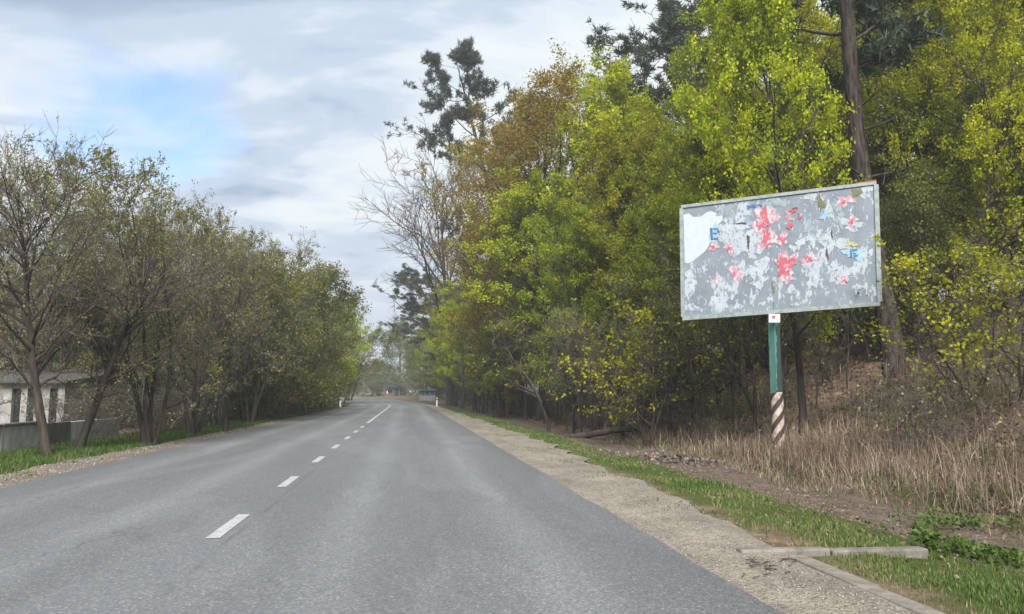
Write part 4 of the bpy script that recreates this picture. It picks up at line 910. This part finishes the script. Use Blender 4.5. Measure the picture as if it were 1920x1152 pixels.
# dark sticks and bark crumbs on the gravel
n = 30; px = rng.uniform(1385, 1500, n); py = rng.choice([1050, 1057, 1064, 1078], n) + rng.normal(0, 3, n)
pts = np.array([at(a, b_, 1.0) - [0, 0, CAMH] for a, b_ in zip(px, py)]); pts = pts * (-CAMH / pts[:, 2:3])
d = np.stack([rng.uniform(.5, 1, n), rng.normal(0, .25, n), rng.normal(0, .05, n)], 1); L = rng.uniform(.02, .09, n)
Pk = grow(rng, np.stack([pts[:, 0], pts[:, 1], surf(pts[:, 0], pts[:, 1]) + .008], 1), d, L, 4, .18, 0); Pk[..., 2] = np.maximum(Pk[..., 2], 0.003)
V, F = tubes(Pk, np.repeat((.0042 * np.array([.8, 1, .9, .3]))[None], n, 0), 4); tag(obj('dead_sticks', mesh('dead_sticks', V, [F]), BARK), kind='stuff')

# ------------------------------------------------------------------ grass, dry stems, litter, weeds
def blades(name, x, y, h, w, lean, mat, tint):
    n = len(x); z = surf(x, y); a = rng.uniform(0, 6.28, n); b_ = rng.uniform(0, 6.28, n); l = np.abs(rng.normal(0, lean, n)) * h
    base = np.stack([x, y, z - .012], 1); sd = np.stack([np.cos(a), np.sin(a), 0 * a], 1) * (w / 2)[:, None]
    ld = np.stack([np.cos(b_) * l, np.sin(b_) * l, np.sqrt(np.maximum(h * h - l * l, (.25 * h) ** 2))], 1)
    mid = base + ld * np.array([.4, .4, .6]); tip = base + ld
    V = np.stack([base - sd, base + sd, mid + sd * .8, mid - sd * .8, tip], 1).reshape(-1, 3); i = np.arange(n)[:, None] * 5
    o = obj(name, mesh(name, V, [i + np.array([0, 1, 2, 3]), i + np.array([3, 2, 4])], {'tint': np.repeat(np.clip(tint, 0, 1), 5)}), mat); return tag(o, kind='stuff')
def ur(n, lo, hi): return rng.uniform(lo, hi, n)
# right verge: density falls with distance
n = 110000; y = 4.2 + 75 * ur(n, 0, 1) ** 2.2; lo = oR(y) + .02; hi = 6.2 + .35 * wob(y * 1.0, 0 * y, 1.1, 6); u = lo + (hi - lo) * ur(n, 0, 1); x = u + CX
pt = wob(x, y, 1.8, 20) + .5 * wob(x, y, 5.0, 2)
keep = (ur(n, 0, 1) < .10 + sstep(-.55, .25, pt - .5 * (u > 5.9))) & ~((np.abs(y - 5.98) < .12) & (x < 4.2)); keep &= ur(n, 0, 1) < np.clip((u - lo) / .6, .04, 1)
x, y = x[keep], y[keep]; d = np.hypot(x, y); n = len(x)
blades('verge_grass', x, y, ur(n, .02, .065) * (1 + .8 * (wob(x, y, 2.2, 11) > .5)), .004 + .0009 * d, .5, M_GRASS, .56 + .3 * wob(x, y, 1.6, 25) + rng.normal(0, .25, n))
n = 26000; y = 3.2 + 2.7 * ur(n, 0, 1); x = 3.07 + ur(n, 0, 1) * 3.6; keep = ur(n, 0, 1) < .25 + sstep(-.6, .1, wob(x, y, 2.5, 22)); x, y = x[keep], y[keep]; n = len(x)
blades('verge_grass', x, y, ur(n, .012, .045), np.full(n, .0055), .9, M_GRASS, .64 + .32 * wob(x, y, 2.4, 28) + rng.normal(0, .22, n))
n = 5000; y = 6.6 + 40 * ur(n, 0, 1) ** 1.7; u = oR(y) - .9 * ur(n, 0, 1) ** 1.6; x = u + CX; keep = (wob(x, y, 2.8, 21) > .25) & (u > 4.1); x, y = x[keep], y[keep]; n = len(x)
blades('verge_grass', x, y, ur(n, .015, .05), .005 + .0009 * np.hypot(x, y), .7, M_GRASS, .6 + rng.normal(0, .22, n))
n = 4000; y = 11 + 45 * ur(n, 0, 1) ** 1.6; u = oL(y) + .8 * ur(n, 0, 1) ** 1.6; x = u + CX; keep = (wob(x, y, 2.4, 23) > .1) & (u < -3.95); x, y = x[keep], y[keep]; n = len(x)
blades('verge_grass', x, y, ur(n, .02, .07), .005 + .0009 * np.hypot(x, y), .7, M_GRASS, .55 + rng.normal(0, .2, n))
# left verge
n = 60000; y = 9 + 75 * ur(n, 0, 1) ** 1.9; lo = -oL(y) + .02; u = -(lo + (2.3) * ur(n, 0, 1) ** 1.1); x = u + CX; keep = ur(n, 0, 1) < np.clip((-u - lo) / .2, .15, 1); x, y = x[keep], y[keep]; n = len(x)
blades('verge_grass', x, y, ur(n, .05, .16), .004 + .0009 * np.hypot(x, y), .5, M_GRASS, .45 + .25 * wob(x, y, 1.5, 25) + rng.normal(0, .18, n))
# dry stems on the bank
n = 66000; y = 6 + 20 * ur(n, 0, 1) ** 1.25; u = 8.0 + 7.0 * ur(n, 0, 1) ** 1.4; x = u + CX; dens = .75 + .5 * wob(x, y, .9, 17)
keep = (ur(n, 0, 1) < dens) & (x < y * .98 + 3) & (ur(n, 0, 1) < np.clip((u - 7.9) / .9, 0, 1) * (1 - .85 * sstep(10.6, 12.2, u + .04 * (y - 14) - 1.2 * (y < 11)))) & ~((y > 19) & (ur(n, 0, 1) < .6)); x, y, u = x[keep], y[keep], u[keep]; n = len(x)
hh = .12 + .40 * sstep(8.1, 9.4, u) * ur(n, .25, 1.25)
blades('dry_grass', x, y, hh, .003 + .0008 * y * ur(n, .6, 1.4), .95, M_DRY, .45 + .16 * wob(x, y, 1.2, 30) + rng.normal(0, .27, n))
n = 6000; y = 6.5 + 13 * ur(n, 0, 1) ** 1.2; u = 9.3 + 6 * ur(n, 0, 1); x = u + CX; keep = wob(x, y, .8, 33) > -.1; x, y = x[keep], y[keep]; n = len(x)
blades('dry_grass', x, y, ur(n, .35, .85), np.full(n, .007), .9, M_DRY, .62 + rng.normal(0, .2, n))
# green tufts and weeds at the foot of the bank
n = 5500; y = 5.5 + 20 * ur(n, 0, 1) ** 1.2; u = 9.3 + rng.normal(0, .6, n) + (y < 9) * .7; x = u + CX; keep = wob(x, y, 1.3, 35) > .25; x, y = x[keep], y[keep]; n = len(x)
blades('green_tufts', x, y, ur(n, .06, .24), .006 + .0007 * y, .8, M_GRASS, .42 + rng.normal(0, .24, n))
n = 9000; y = 12 + 45 * ur(n, 0, 1); u = 9.8 + 8 * ur(n, 0, 1) ** 1.3; x = u + CX; keep = wob(x, y, .7, 14) > .2; x, y = x[keep], y[keep]; n = len(x)
blades('green_tufts', x, y, ur(n, .12, .4), .007 + .0007 * y, .6, M_GRASS, .55 + rng.normal(0, .2, n))
def scatter_leaves(name, C, size, mat, tint, up=1.5, kind_='stuff'):
    V, F = leaves(rng, C, size, up); o = obj(name, mesh(name, V, [F], {'tint': np.repeat(np.clip(tint, 0, 1), 4)}), mat); return tag(o, kind=kind_)
n = 60000; y = 6 + 45 * ur(n, 0, 1) ** 1.5; u = 9.0 + 13 * ur(n, 0, 1) ** 1.5; x = u + CX
scatter_leaves('leaf_litter', np.stack([x, y, gz(x, y) + .015 + (.05 + .25 * (u > 10)) * ur(n, 0, 1) ** 4], 1), .05 + .0012 * y, M_LITTER, ur(n, 0, 1))
n = 380; y = 5 + 14 * ur(n, 0, 1); u = 5.2 + 2.4 * ur(n, 0, 1); x = u + CX
scatter_leaves('leaf_litter', np.stack([x, y, surf(x, y) + .03], 1), np.full(n, .045), M_LITTER, .4 + .6 * ur(n, 0, 1))
cx_, cy_ = [], []
for px, py, n, sp in ((1800, 960, 60, .35), (1870, 930, 60, .4), (1900, 1040, 60, .35), (1840, 1050, 45, .25), (1740, 1040, 25, .15), (1760, 930, 30, .25), (1660, 905, 20, .2), (1450, 835, 25, .4), (1380, 850, 25, .4), (1890, 900, 60, .5)):
    p = at(px, py, 1.0) - [0, 0, CAMH]; p = p * (-(CAMH + .15) / p[2]); cx_.append(p[0] + rng.normal(0, sp, n)); cy_.append(p[1] + rng.normal(0, sp, n))
wx_, wy_ = np.concatenate(cx_), np.concatenate(cy_)
k_ = 9; X = np.repeat(wx_, k_) + rng.normal(0, .05, len(wx_) * k_); Y = np.repeat(wy_, k_) + rng.normal(0, .05, len(wx_) * k_)
scatter_leaves('broadleaf_weeds', np.stack([X, Y, surf(X, Y) + ur(len(X), .01, .16)], 1), np.full(len(X), .05), leafmat('leaf_weed', [(0, (.035, .065, .012)), (1, (.10, .15, .03))], .35, 0), ur(len(X), 0, 1), 1.0)

# ------------------------------------------------------------------ haze
hm = bpy.data.materials.new('haze'); hm.use_nodes = True; ht = hm.node_tree; ht.nodes.clear()
pv = N(ht, 'ShaderNodeVolumePrincipled'); pv.inputs['Color'].default_value = (.93, .96, 1, 1); pv.inputs['Density'].default_value = HAZE; pv.inputs['Anisotropy'].default_value = 0.2
ho_ = N(ht, 'ShaderNodeOutputMaterial'); ht.links.new(pv.outputs[0], ho_.inputs['Volume'])
tag(MB().box((-950, -450, -4), (950, 950, 48)).build('haze', hm), kind='stuff')
